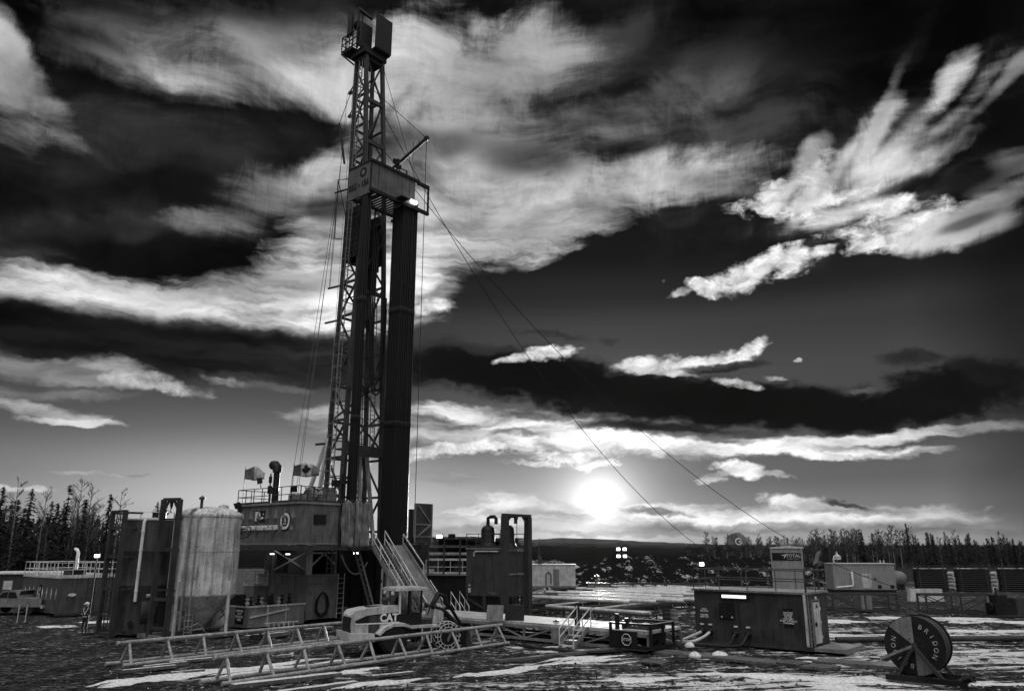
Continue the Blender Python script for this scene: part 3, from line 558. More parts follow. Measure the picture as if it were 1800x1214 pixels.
# right wood
RGp = 'trees along the skyline of the right hand wood'
for k in range(180):
    px = random.uniform(1235, 1860); f = (px - 1235) / 625
    con = random.random() < (0.12 if px < 1500 else 0.8 if px > 1590 else 0.3)
    py = random.gauss(938 - 8 * math.exp(-((px - 1580) / 90) ** 2), 5) + (8 if px < 1420 else 0) + (9 if px > 1600 else 0); Y = random.uniform(150, 185)
    top_tree('spruce' if con else 'aspen', random.randrange(4) + (0 if con else 4), px, py, Y, 'dark spruce in the skyline of the right hand wood' if con else 'bare aspen in the skyline of the right hand wood', RGp)
def thicket():
    mb = MB(); R = random.Random(5)
    for k in range(5200):
        px = R.uniform(1200, 1990); Y = R.uniform(150, 200); p = W(px, 1000, Y); lo = R.random() ** 1.3; zmax = 5.4 if px > 1420 else 4.6; z = lo * zmax
        w = R.uniform(.18, .5); a = R.uniform(0, 6.28); c = Vector((p.x, Y, z)); u = Vector((math.cos(a), math.sin(a) * .5, R.uniform(-.4, .4))) * w; v = Vector((R.uniform(-.3, .3), .2, 1)) * w * R.uniform(.8, 2.6)
        mb.add([c - u, c + u * R.uniform(.3, 1), c + v], [(0, 1, 2)])
    for k in range(5200):
        px = R.uniform(-160, 330); Y = R.uniform(126, 170); p = W(px, 1000, Y); z = R.random() ** 1.2 * (9.0 if px < 200 else 4.0)
        w = R.uniform(.25, .7); c = Vector((p.x, Y, z)); a = R.uniform(0, 6.28); u = Vector((math.cos(a), math.sin(a) * .5, R.uniform(-.4, .4))) * w; v = Vector((R.uniform(-.3, .3), .2, 1)) * w * R.uniform(.8, 2.6)
        mb.add([c - u, c + u * R.uniform(.3, 1), c + v], [(0, 1, 2)])
    return mb
tag(thicket().build('thicket', M['needle']), 'dense dark undergrowth at the foot of the woods on both sides', kind='stuff')
def brush():
    mb = MB(); R = random.Random(9)
    for k in range(2600):
        px = R.uniform(1575, 1990); Y = R.uniform(118, 148); p = W(px, 1000, Y); h = R.uniform(.6, 2.6)
        for s in range(3): mb.path([(p.x, Y, 0), (p.x + R.uniform(-.5, .5), Y + R.uniform(-.3, .3), h * R.uniform(.6, 1))], 0.02, 3, 0.008)
    return mb
tag(brush().build('brushwood', M['twig']), 'pale leafless brush between the pipe bundles and the wood', kind='stuff')
# ---------------------------------------------------------------- the rig (local axes: x right-and-away, y left-and-away)
FLOOR = 5.3
def lookr(px, py, y): # rig-local x, z of the sight line at local y
    d = ray(px, py); o = Vector((0, 0, CAM_H)) - ORG; t = (y - o.dot(RY)) / d.dot(RY); p = o + d * t; return p.dot(RX), p.z
# substructure
ss = thing('rig_substructure', 'dark steel substructure with floor deck, box base and posts under the drilling rig', 'rig base', ORG, RZ)
b = MB(); b.box(-0.1, 11.0, -0.05, 9.5, FLOOR - 0.35, FLOOR - 0.02); b.build('floor_deck', M['dark'], ss)
b = MB(); b.box(3.4, 6.0, 3.4, 9.6, 0.25, 3.15); b.box(3.32, 6.05, 3.32, 9.7, 3.15, 3.27)
for y in (4.9, 6.5, 8.1): b.box(3.33, 3.40, y - .06, y + .06, 0.25, 3.15)
b.box(3.36, 6.0, 3.30, 3.40, 2.62, 2.74); b.box(3.30, 3.42, 3.30, 3.42, 0.2, 3.2); b.box(5.92, 6.02, 3.31, 3.40, .25, 3.1); b.build('base_box', M['mid'], ss)
b = MB(); b.box(6.05, 11.0, 4.4, 9.6, 0.25, FLOOR - 0.35)
for x in (6.8, 8.0, 9.2, 10.4): b.box(x - .07, x + .07, 4.28, 4.4, 0.25, FLOOR - .35)
b.box(6.05, 11, 4.26, 4.4, 2.5, 2.68); b.build('engine_wall', M['black'], ss)
b = MB(); b.box(3.2, 6.2, 8.5, 8.6, 3.27, FLOOR - .36); b.build('rear_screen', M['mid'], ss)
b = MB(); b.box(4.4, 4.52, 4.6, 7.3, 3.3, FLOOR - .36); b.build('side_screen', M['mid'], ss)
for (x, y) in ((3.6, 3.6), (5.85, 3.6), (3.6, 8.0), (10.7, 3.6)):
    z0 = 3.27 if x < 6 else 0.1; b = MB(); w = .16 if (x, y) == (3.6, 3.6) else .10
    b.box(x - w, x + w, y - w, y + w, z0, FLOOR - .35); b.build('post', M['light'] if w > .1 else M['mid'], ss)
b = MB(); b.beam((3.75, 3.5, 4.75), (5.75, 3.5, 4.75), .12); b.beam((4.75, 3.5, 4.72), (3.75, 3.5, 3.9), .12); b.beam((4.75, 3.5, 4.72), (5.75, 3.5, 3.95), .12)
b.beam((3.6, 3.7, 4.9), (3.6, 7.9, 3.5), .10); b.beam((3.6, 3.7, 3.5), (3.6, 7.9, 4.9), .10); b.build('brace', M['light'], ss)
b = MB(); ladder(b, (5.15, 3.34, 3.35), (5.15, 3.34, 5.0), .42, (1, 0, 0)); b.build('ladder', M['mid'], ss)
b = MB(); ladder(b, (6.25, 3.28, 0.2), (6.25, 3.28, 3.3), .55, (1, 0, 0)); b.build('ladder', M['light'], ss)
b = MB()
for y in (7.6, 5.6): b.box(3.05, 3.2, y - .16, y + .16, 4.63, 4.69)
b.build('lamp', M['lamp'], ss)
b = MB(); b.box(7.1, 7.6, 3.0, 3.1, 4.66, 4.78); b.build('lamp', M['lamp'], ss)
# left part: a low step platform with rail
b = MB(); b.box(2.2, 3.3, 8.2, 9.6, 0.3, 2.4); b.build('step_box', M['mid'], ss)
b = MB(); railing(b, [(2.25, 8.2, 2.4), (3.3, 8.2, 2.4)], 1.05, .035); railing(b, [(2.25, 8.2, 2.4), (2.25, 9.6, 2.4)], 1.05, .035); b.build('step_rail', M['rail'], ss)
# driller's cabin (doghouse)
dh = thing('doghouse', 'grey crimped steel cabin lettered and badged, overhanging on the left of the rig floor', 'cabin', ORG, RZ)
Z0, Z1 = 5.42, 7.95; LX, LY = 3.2, 7.7
b = MB(); b.box(0.03, LX, 0.03, LY, Z0, Z1); b.build('cabin_body', M['wall'], dh)
b = MB()
def crimp(c, n, u, w, za, zb, d):      # a long diamond crimp standing proud of the sheet
    c, n, u = map(Vector, (c, n, u)); zm = (za + zb) / 2; up = Vector((0, 0, 1)); P = lambda k, z, o: c + u * k + up * (z - c.z) + n * o
    b.add([P(0, za, 0), P(-w, zm, 0.001), P(w * .35, zm, d), P(w, zm, 0.001), P(0, zb, 0)], [(0, 2, 1), (0, 3, 2), (1, 2, 4), (2, 3, 4)])
for i in range(7):
    y = 0.75 + i * 1.02; crimp((0.028, y, 0), (-1, 0, 0), (0, -1, 0), .26, Z1 - .18, Z0 + .95, .26); crimp((0.028, y + .12, 0), (-1, 0, 0), (0, -1, 0), .22, Z0 + 1.5, Z0 + .25, .24)
for x in (0.55, 2.75): crimp((x, 0.028, 0), (0, -1, 0), (1, 0, 0), .22, Z1 - .2, Z0 + .3, .08)
b.build('crimp', M['wall'], dh)
b = MB(); b.box(-.08, LX + .02, -.08, .03, Z1, Z1 + .14); b.box(-.08, .03, .03, LY + .05, Z1, Z1 + .14); b.box(-.05, LX, -.03, .03, Z0 - .08, Z0); b.box(-.06, .03, .03, LY, Z0 - .1, Z0)
b.build('edge_trim', M['mid'], dh)
b = MB(); b.box(1.15, 2.15, -.02, .029, 6.62, 7.28); b.build('window_frame', M['black'], dh)
b = MB(); b.box(1.22, 2.08, -.026, -.021, 6.69, 7.21); b.build('window_pane', M['glass'], dh)
text('lettering', 'PATTERSON-UTI DRILLING RIG 156', 0.44, (-.012, 4.55, 6.42), (0, -1, 0), (0, 0, 1), M['plate'], dh, bold=.006, sx=.62, depth=.1)
b = MB(); b.box(-.03, .02, 4.05, 5.25, 6.85, 7.6); b.build('logo_plate', M['black'], dh)
b = MB(); b.prism([(-.031, 5.2, 6.9), (-.031, 5.2, 7.54), (-.031, 4.72, 7.54), (-.031, 4.5, 7.3), (-.031, 4.74, 7.12), (-.031, 4.86, 6.9)], (-.006, 0, 0)); b.prism([(-.031, 4.62, 6.98), (-.031, 4.4, 7.2), (-.031, 4.12, 7.16), (-.031, 4.2, 7.06), (-.031, 4.42, 7.04)], (-.006, 0, 0))
b.prism([(-.031, 4.3, 7.42), (-.031, 4.16, 7.3), (-.031, 4.12, 7.4)], (-.006, 0, 0)); b.build('logo', M['plate'], dh)
b = MB(); b.lathe([(.62, -.02), (.62, .02)], 32, (-.02, 1.55, 6.85), (-1, 0, 0)); b.build('badge', M['ink'], dh)
b = MB(); b.lathe([(.55, 0), (.55, .006), (.36, .006), (.36, 0)], 32, (-.042, 1.55, 6.85), (-1, 0, 0)); b.build('badge_ring', M['plate'], dh)
b = MB(); b.lathe([(.36, 0), (.36, .004)], 28, (-.049, 1.55, 6.85), (-1, 0, 0)); b.build('badge_centre', M['ink'], dh)
b = MB(); b.prism([(-.056, 1.55, 7.12), (-.056, 1.75, 6.8), (-.056, 1.35, 6.8)], (-.006, 0, 0)); b.box(-.062, -.056, 1.38, 1.72, 6.62, 6.74); b.build('badge_emblem', M['light'], dh)
b = MB(); railing(b, [(LX, .05, Z1 + .14), (0, .05, Z1 + .14)], 1.0, .03, 1.1); railing(b, [(.02, .05, Z1 + .14), (.02, 3.4, Z1 + .14)], 1.05, .03, 1.0); railing(b, [(.02, 3.6, Z1 + .14), (.02, LY, Z1 + .14)], 1.05, .03, 1.0); railing(b, [(.02, LY, Z1 + .14), (LX, LY, Z1 + .14)], 1.05, .03, 1.0)
b.build('roof_rail', M['dark'], dh)
b = MB(); b.box(1.2, 3.1, .9, 3.2, Z1 + .14, Z1 + .75); b.box(2.3, 3.15, .3, .8, Z1 + .14, Z1 + 1.0); b.build('roof_locker', M['tarp'], dh)
def floodlight(parent, p, dirv, s=.38, lit=False, m=None):
    d = Vector(dirv).normalized(); x = d.cross(Vector((0, 0, 1))).normalized(); u = x.cross(d); p = Vector(p); q = MB()
    q.hull(p, x * s * .5, u * s * .38, d * s * .28); q.prism([p + d * s * .28 + x * s * i * .56 + u * s * j * .44 for i, j in ((-1, -1), (1, -1), (1, 1), (-1, 1))], d * .03)
    q.tube(p - u * s * .4, p - u * s * 1.1, .03, 5); o = q.build('floodlight', m or M['black'], parent)
    if lit: l = MB(); l.hull(p + d * (s * .28 + .045), x * s * .46, u * s * .34, d * .01); l.build('lens', M['lamp'], o)
    return o
floodlight(dh, (.05, 5.1, Z1 + 1.75), (-.6, .3, -.15), .5); floodlight(dh, (.05, .9, Z1 + 1.0), (-.5, -.6, -.3), .4); floodlight(dh, (-.25, LY - .5, Z1 + .1), (-1, .2, -.5), .5); floodlight(dh, (2.7, -.05, Z1 + 1.5), (-.4, -1, -.2), .5)
# exhaust stack beside the cabin roof
b = MB(); es = thing('exhaust_stack', 'black upright exhaust stack with a hooded cap between the flags on the cabin roof', 'stack', yard(.8, 4.2, Z1 + .14), RZ)
b.tube((0, 0, 0), (0, 0, 2.3), .22, 14); b.build('stack_pipe', M['black'], es)
b = MB(); b.path([(0, 0, 2.2), (0, 0, 2.55), (0, .25, 2.72), (0, .6, 2.74)], .32, 12); b.build('hood', M['black'], es)
b = MB(); b.tube((-.32, .25, 0), (-.32, .25, 2.1), .05, 6); b.box(-.42, -.2, .15, .38, .7, 1.25); b.box(-.4, -.24, .18, .34, 1.45, 1.9); b.build('conduit', M['black'], es)
# flags, each curled by the wind
def flag(name, label, base, pole_h, L, H, mats, rz, wave=.18, emblem=None):
    f = thing(name, label, 'flag', base, rz); b = MB(); b.tube((0, 0, 0), (0, 0, pole_h), .025, 6); b.build('flagpole', M['black'], f)
    def cl(u0, u1):
        def fn(u, v):
            s = u0 + (u1 - u0) * u; k = (2 * abs(s - .45)) ** 3; vv = .5 + (v - .5) * (1 - .38 * min(1, k)); return Vector((s * L, wave * math.sin(s * 7.0 + v) + .25 * (v - .5) ** 2 * 4 * (s - .3) + .12 * (v - .5) * s, pole_h - .05 - H * (1 - vv) + .12 * math.sin(s * 3.0) - .10 * s + .05 * math.sin(s * 9 + v * 3)))
        return fn
    n = len(mats); cuts = {1: [0, 1], 2: [0, .5, 1], 3: [0, .27, .73, 1]}[n]
    for i, mt in enumerate(mats): q = MB(); q.grid(cl(cuts[i], cuts[i + 1]), 12, 8); o = q.build('flag_cloth', mt, f); sdm = o.modifiers.new('thickness', 'SOLIDIFY'); sdm.thickness = .012
    if emblem:
        q = MB(); c = cl(0, 1)
        q.prism([Vector(c(.5 + x * H / L, .5 + z)) + Vector((0, -.03, 0)) for x, z in emblem], (0, -.012, 0)); q.build('emblem', M['ink'], f)
    return f
half = [(0, .38), (.07, .25), (.14, .29), (.12, .08), (.22, .17), (.26, .11), (.36, .11), (.31, .03), (.34, -.02), (.16, -.15), (.18, -.2), (.02, -.18), (.02, -.36)]
leaf = half + [(-x, z) for x, z in reversed(half)]
flag('flag', 'pale blurred flag on the leftmost pole of the cabin roof', yard(.1, 7.2, Z1 + .1), 2.75, 1.35, .95, [M['flagg'], M['flagw']], rad(8))
flag('flag', 'maple leaf flag curling beside the foot of the mast', yard(1.0, 2.5, Z1 + .1), 2.8, 1.75, .95, [M['flagd'], M['flagw'], M['flagg']], rad(5), emblem=leaf)
lf = flag('flag', 'grey flag with a pale round letter flying behind the low power house', tuple(W(1283, 1010, 70)[:2]) + (0,), 6.35, 1.8, 1.15, [M['flagg']], rad(-6))
b = MB(); b.path([(.92 + .26 * math.cos(a), -.16, 5.62 + .26 * math.sin(a)) for a in [rad(30 + i * 20) for i in range(17)]], .055, 6); b.beam((.92, -.16, 5.62), (1.15, -.16, 5.62), .09); b.build('emblem', M['plate'], lf)
# wind wall tarpaulin
tp = thing('wind_wall', 'creased grey tarpaulin wall hung round the rig floor right of the cabin', 'tarpaulin', ORG, RZ)
def drape(x0, y0, x1, y1, z0, z1, seed):
    def fn(u, v):
        w = .07 * math.sin(u * 21 + seed) + .05 * math.sin(u * 43 + v * 2 + seed) + .13 * fbm(u * 4 + seed, v * 2.5, 1.3) + .05 * fbm(u * 9 - v * 5, v * 6 + u * 4 + seed, 1.5); d = Vector((x1 - x0, y1 - y0, 0)).normalized(); n = Vector((d.y, -d.x, 0))
        return Vector((x0 + (x1 - x0) * u, y0 + (y1 - y0) * u, z0 + (z1 - z0) * v - (.22 * abs(math.sin(u * 9.4 + seed)) if v == 1 else 0))) + n * w * (1.3 - .5 * v) * 1.3
    return fn
b = MB(); b.grid(drape(3.25, -.12, 5.85, -.12, 5.15, 8.35, 1), 48, 14); o = b.build('tarpaulin_front', M['tarp'], tp); o.modifiers.new('thickness', 'SOLIDIFY').thickness = .02
b = MB(); b.grid(drape(5.85, -.12, 5.95, 1.6, 5.15, 8.3, 4), 20, 10); o = b.build('tarpaulin_side', M['tarp'], tp); o.modifiers.new('thickness', 'SOLIDIFY').thickness = .02
b = MB(); b.tube((3.25, -.02, 8.3), (5.9, -.02, 8.3), .04, 6)
for x in (3.3, 4.6, 5.85): b.tube((x, -.02, FLOOR), (x, -.02, 8.35), .045, 6)
b.build('frame', M['dark'], tp)
tb = thing('roof_tarpaulin', 'crumpled dark tarpaulin bundled behind the rail of the cabin roof', 'tarpaulin', ORG, RZ)
b = MB(); b.grid(drape(3.2, .5, .6, .6, Z1 + .1, Z1 + 1.25, 9), 34, 8); o = b.build('sheet', M['tarp'], tb); o.modifiers.new('thickness', 'SOLIDIFY').thickness = .02

# ---------------------------------------------------------------- mast
ms_ = thing('mast', 'tall steel lattice mast of the drilling rig standing on the rig floor', 'derrick mast', ORG, RZ)
ZS = [FLOOR, 15.4, 26.0, 35.6, 46.9]
def leg_at(which, z):      # corner centre line of the mast at height z
    L = {'FL': [(5.55, 3.0), (5.72, 3.0), (6.1, 3.1), (6.40, 3.2), (6.05, 3.45)], 'FR': [(9.5, 3.0), (9.2, 3.0), (8.85, 3.1), (8.45, 3.2), (7.85, 3.45)]}
    k = 'FL' if which[1] == 'L' else 'FR'
    for i in range(4):
        if z <= ZS[i + 1] or i == 3:
            f = (z - ZS[i]) / (ZS[i + 1] - ZS[i]); a, c = L[k][i], L[k][i + 1]; x = a[0] + (c[0] - a[0]) * f; y = a[1] + (c[1] - a[1]) * f; break
    return Vector((x, y + ((1.95 - .65 * max(0.0, (z - 35.6) / 11.3)) if which[0] == 'B' else 0), z))
for wh in ('FL', 'FR', 'BL', 'BR'):
    b = MB()
    for z0, z1 in zip(ZS, ZS[1:]): b.beam(leg_at(wh, z0), leg_at(wh, z1), .30 if wh[0] == 'F' else .26, .30, (0, 1, 0))
    b.build('leg', M['mastp'], ms_)
BZ = [FLOOR + 1.0] + [8.9 + 2.85 * i for i in range(14)]
for (a, c) in (('FL', 'BL'), ('FR', 'BR'), ('BL', 'BR')):
    b = MB()
    for i, (z0, z1) in enumerate(zip(BZ, BZ[1:])):
        if z1 > 47: break
        b.beam(leg_at(a, z0), leg_at(c, z0), .17)
        if i % 2: b.beam(leg_at(a, z0), leg_at(c, z1), .13)
        else: b.beam(leg_at(c, z0), leg_at(a, z1), .13)
        if a[1] == 'L' or (a, c) == ('BL', 'BR'):
            zm = (z0 + z1) / 2; b.beam(leg_at(a, zm), leg_at(c, zm), .07)
    b.build('bracing', M['mastp'], ms_)
for z, d in ((12.4, .55), (18.2, .25), (25.2, .3), (38.6, .35), (42.6, .35)):      # front girders: the open side towards the catwalk
    b = MB(); b.beam(leg_at('FL', z), leg_at('FR', z), .25, d); b.build('portal_girder', M['mastp'], ms_)
for p, q in (((38.6, 'FL'), (42.6, 'FR')), ((42.6, 'FL'), (46.7, 'FR')), ((42.6, 'FR'), (46.7, 'FL')), ((34.8, 'FL'), (38.6, 'FR')), ((15.4, 'FL'), (12.5, 'FR')), ((15.4, 'FR'), (12.5, 'FL')), ((30, 'FR'), (26, 'FL'))):
    b = MB(); b.beam(leg_at(p[1], p[0]), leg_at(q[1], q[0]), .12); b.build('front_diagonal', M['mastp'], ms_)
b = MB(); ladder(b, leg_at('BL', 6) + Vector((-.15, -.8, 0)), leg_at('BL', 46.5) + Vector((-.15, -.8, 0)), .45, (0, 1, 0), .34, .025, .06)
for z in [8 + .9 * i for i in range(42)]:      # safety cage hoops
    c = leg_at('BL', z) + Vector((-.15, -.8, 0)); b.path([c + Vector((0, -.36, 0)), c + Vector((-.4, -.36, 0)), c + Vector((-.66, 0, 0)), c + Vector((-.4, .36, 0)), c + Vector((0, .36, 0))], .02, 4)
for dx, dy in ((-.4, -.36), (-.66, 0), (-.4, .36)): b.tube(leg_at('BL', 8) + Vector((dx - .15, dy - .8, 0)), leg_at('BL', 45.8) + Vector((dx - .15, dy - .8, 0)), .018, 4)
b.build('caged_ladder', M['mid'], ms_)
b = MB(); ladder(b, leg_at('BR', 6) + Vector((-.5, .1, 0)), leg_at('BR', 30) + Vector((-.5, .1, 0)), .45, (1, 0, 0), .34, .025, .06); ladder(b, leg_at('FR', 12.6) + Vector((-.55, .5, 0)), leg_at('FR', 26) + Vector((-.45, .5, 0)), .42, (1, 0, 0), .34, .025, .05); b.build('inner_ladder', M['mid'], ms_)
for (top, foot) in ((leg_at('BL', 13.6), (5.2, 8.5, FLOOR)), (leg_at('BL', 13.6), (5.3, 6.1, FLOOR)), (leg_at('BR', 13.2), (9.6, 7.4, FLOOR)), (leg_at('FR', 12.2) + Vector((-.9, .7, 0)), (9.75, 4.0, FLOOR)), (leg_at('FL', 12.2) + Vector((2.2, .9, 0)), (9.2, 5.0, FLOOR))):
    b = MB(); b.beam(top, foot, .24, .24, (0, 1, 0)); b.build('support_leg', M['light'], ms_)  # same paint as the mast; light below, backlight above put into the colours
b = MB()
for i in range(1, 6): f = i / 6; b.beam(leg_at('BL', 13.6).lerp(Vector((5.2, 8.5, FLOOR)), f), leg_at('BL', 13.6).lerp(Vector((5.3, 6.1, FLOOR)), f), .12); b.beam(leg_at('BL', 13.6).lerp(Vector((5.3, 6.1, FLOOR)), f), leg_at('BL', FLOOR + 8 * (1 - f) + .3), .10)
b.build('support_brace', M['light'], ms_)
b = MB(); b.box(6.0, 9.3, 2.75, 3.05, 11.9, 12.7); b.box(6.0, 9.3, 3.05, 4.6, 12.4, 12.5); railing(b, [(6.6, 2.8, 13.9), (9.2, 2.8, 13.9)], .9, .025, .5, 1, False); b.build('service_platform', M['mastp'], ms_)
# cables, hoses and lines inside the mast
b = MB()
for x, y in ((7.0, 3.9), (7.15, 3.9), (7.35, 4.1), (7.6, 4.0), (7.9, 3.9), (7.45, 3.6)): b.tube((x, y, FLOOR + 3), (6.6 + (x - 7) * .5, y, 46.8), .028, 5)
b.build('drill_line', M['wire'], ms_)
for k, (xa, xb, zt, zb) in enumerate(((7.3, 8.7, 26.5, 17.6), (7.5, 8.9, 25.0, 16.8), (7.7, 8.95, 24, 17.2))):
    b = MB(); pts = [(xa, 2.75, zt + 6)] + [(xa + (xb - xa) * (.5 - .5 * math.cos(math.pi * i / 14)), 2.75, zb + (zt - zb) * (1 - math.sin(math.pi * i / 14)) ** 1.6) for i in range(15)]; b.path(pts, .075, 7); b.build('rotary_hose', M['black'], ms_)
b = MB(); b.box(7.3, 8.35, 3.2, 4.2, 27.2, 30.6); b.box(7.5, 8.2, 3.3, 4.1, 25.6, 27.2); b.lathe([(.5, -.2), (.5, .2)], 20, (7.8, 3.7, 30.7), (0, 1, 0)); b.build('top_drive', M['black'], ms_)
b = MB(); b.tube((6.9, 3.0, FLOOR + 1), (6.75, 3.1, 25.8), .11, 8); b.tube((8.25, 4.6, FLOOR + 1), (8.0, 4.7, 30), .09, 8); b.build('standpipe', M['mastp'], ms_)
b = MB()
for (z, L, dz) in ((34.7, 1.5, -.4), (25.9, 1.35, -.35), (22.9, 1.35, -.4), (12.9, 1.2, -.1)): p = leg_at('BL', z); b.tube(p, p + Vector((-.35, L, dz * .2)), .09, 8)
for (z, L) in ((43.8, .75), (41.5, .6)): p = leg_at('BL', z); b.beam(p, p + Vector((-.1, L, .1)), .2, .25); b.beam(p + Vector((0, 0, .9)), p + Vector((-.1, L, .1)), .09)
b.build('side_boom', M['black'], ms_)
b = MB(); p = leg_at('BL', 36); b.tube(p + Vector((-.2, .7, 1.2)), p + Vector((-.4, 1.5, 5.3)), .10, 7); b.tube(p + Vector((-.4, 1.5, 5.3)), leg_at('BL', 43.8) + Vector((-.1, .5, 0)), .03, 5); b.build('hanging_arm', M['black'], ms_)
b = MB()
for (z, L, zb, lb) in ((34.7, 1.45, 5.6, 4.6), (34.7, 1.2, 7, 3.6), (41.5, .55, 5.6, 3.4), (43.8, .7, 26, 1.2), (25.9, 1.3, 34.5, 1.3)): b.tube(leg_at('BL', z) + Vector((-.3, L, 0)), leg_at('BL', zb) + Vector((-.3, lb, 0)), .022, 4)
b.build('side_line', M['wire'], ms_)
b = MB()
b.grid(lambda u, v: leg_at('FL', 28 + 4.6 * v).lerp(leg_at('BL', 28 + 4.6 * v), u) + Vector((-.18, 0, 0)), 4, 4, False)
b.grid(lambda u, v: leg_at('BL', 28 + 4.6 * v).lerp(leg_at('BR', 28 + 4.6 * v), u) + Vector((0, .16, 0)), 4, 4, False)
b.grid(lambda u, v: leg_at('FR', 28 + 4.6 * v).lerp(leg_at('BR', 28 + 4.6 * v), u) + Vector((.16, 0, 0)), 4, 4, False)
o = b.build('wind_panel', M['black'], ms_); o.modifiers.new('thickness', 'SOLIDIFY').thickness = .04
b = MB()
for i in range(1, 9): z = 28 + i * .5; b.beam(leg_at('FL', z) + Vector((-.24, 0, 0)), leg_at('BL', z) + Vector((-.24, 0, 0)), .05)
for i in range(1, 5): b.beam(leg_at('FL', 28).lerp(leg_at('BL', 28), i / 5) + Vector((-.24, 0, 0)), leg_at('FL', 32.6).lerp(leg_at('BL', 32.6), i / 5) + Vector((-.24, 0, 0)), .04)
b.build('panel_grid', M['dark'], ms_)
# racking board
X0, X1, Y0, Y1, RZ0, RZ1 = 4.3, 9.5, -.2, 2.6, 32.3, 34.7
b = MB(); b.box(X0, X0 + .06, Y0, Y1, RZ0 - .35, RZ1); rb = b.build('racking_board', M['board'], ms_)
b = MB(); b.box(X0 + .06, X1 - .5, Y0, Y0 + .06, RZ0, RZ1 - .05)
for i in range(1, 6): b.box(X0 + i * .82, X0 + i * .82 + .05, Y0 - .03, Y0, RZ0, RZ1 - .05)
b.build('front_panel', M['board'], rb)
b = MB(); b.beam((X0 - .1, Y0 - .05, RZ1), (X1 - .2, Y0 - .05, RZ1), .2, .22); b.beam((X0 - .1, Y0 - .06, RZ0 - .12), (X1 + 1.0, Y0 - .06, RZ0 - .12), .22, .28); b.beam((X1 - .3, Y0 - .05, RZ1 - .12), (X1 + 1.0, Y0 - .05, RZ1 - .12), .18, .3)
b.beam((X1 + .95, Y0 - .05, RZ0 - .12), (X1 + .95, Y0 - .05, RZ1 - .12), .13); b.beam((X0, Y0, RZ1), (X0, Y1, RZ1), .1, .14); b.beam((X1, Y0, RZ0 - .12), (X1, Y1 + .6, RZ0 - .12), .2); b.beam((X1, Y1, RZ0), (X1, Y1, RZ1), .1); b.beam((X0 - .02, Y0 - .04, RZ0 - .1), (X0 - .02, Y0 - .04, RZ1), .1)
b.build('board_frame', M['black'], rb)
b = MB(); b.box(X0, X1, Y1 - .15, Y1, RZ0 - .1, RZ0 + .1)
for i in range(16): x = X0 + .3 + i * .32; b.beam((x, Y0 + .1, RZ0 - .15), (x, Y1 - .1, RZ0 - .15), .10, .12)
b.build('finger_board', M['black'], rb)
b = MB(); b.beam((7.3, -1.0, RZ0 + .05), (7.3, .4, RZ0 + .05), .8, .12); b.build('diving_board', M['black'], rb)
text('lettering', 'RIG • 156', .78, (X0 - .012, 1.25, RZ0 + .62), (0, -1, 0), (0, 0, 1), M['ink'], rb, bold=.03, sx=.78)
b = MB(); b.lathe([(.42, 0), (.42, .012)], 28, (X0 - .001, .75, RZ0 + 1.65), (-1, 0, 0)); b.build('badge', M['ink'], rb)
b = MB(); b.lathe([(.2, 0), (.2, .006)], 20, (X0 - .014, .75, RZ0 + 1.65), (-1, 0, 0)); b.build('badge_emblem', M['mid'], rb)
fl = floodlight(rb, (6.9, -.1, RZ1 + .95), (-.5, -.6, -.3), .5); floodlight(rb, (7.2, -.1, RZ1 + .6), (.4, -.6, -.3), .4)
b = MB(); b.beam((7.0, -.1, RZ1), (7.0, -.1, RZ1 + .7), .07); b.beam((7.0, -.1, RZ1 + .55), (8.1, -.1, RZ1 + .55), .07); b.beam((8.1, -.1, RZ1), (8.1, -.1, RZ1 + .6), .09); b.build('lamp_bracket', M['black'], rb)
b = MB(); b.hull((8.7, -.42, RZ0 + .3), (.3, 0, 0), (0, .09, -.07), (0, .07, .09)); b.build('board_lamp', M['lamp'], rb)
b = MB(); railing(b, [(X0 - .75, Y1 + .2, RZ0 - 2.4), (X0 - .75, Y1 + .25, RZ0 - 2.4)], 3.6, .04, 1, 1, False); p = [(X0 - .1, 2.5, 33.9), (X0 - .5, 3.3, 33.9), (X0 - .5, 3.3, 28.8), (X0 - .1, 2.9, 28.8)]
b = MB(); b.path(p, .045, 6); b.tube(p[1], leg_at('BL', 31.5), .03, 5); b.build('side_guard', M['dark'], rb)
# davit boom and its stays
tip = Vector((10.2, -.1, 39.2)); b = MB(); b.tube(leg_at('FR', 36.0), tip, .13, 8, .16); b.lathe([(.22, -.12), (.22, .12)], 16, tip, (.3, 1, 0)); db = b.build('davit_boom', M['black'], ms_)
b = MB(); b.tube(tip, leg_at('FL', 44.0), .028, 5); b.tube(tip, (10.2, -.1, 8.4), .028, 5); b.tube(tip + Vector((-.55, .3, -.25)), tip + Vector((-.55, .3, -1.2)), .025, 4); b.tube(tip + Vector((-.95, .6, -.5)), tip + Vector((-.95, .6, -2.2)), .03, 4); b.tube((7.9, 3.3, 46.4), (9.0, -.1, 35.0), .028, 4); b.build('stay_line', M['wire'], db)
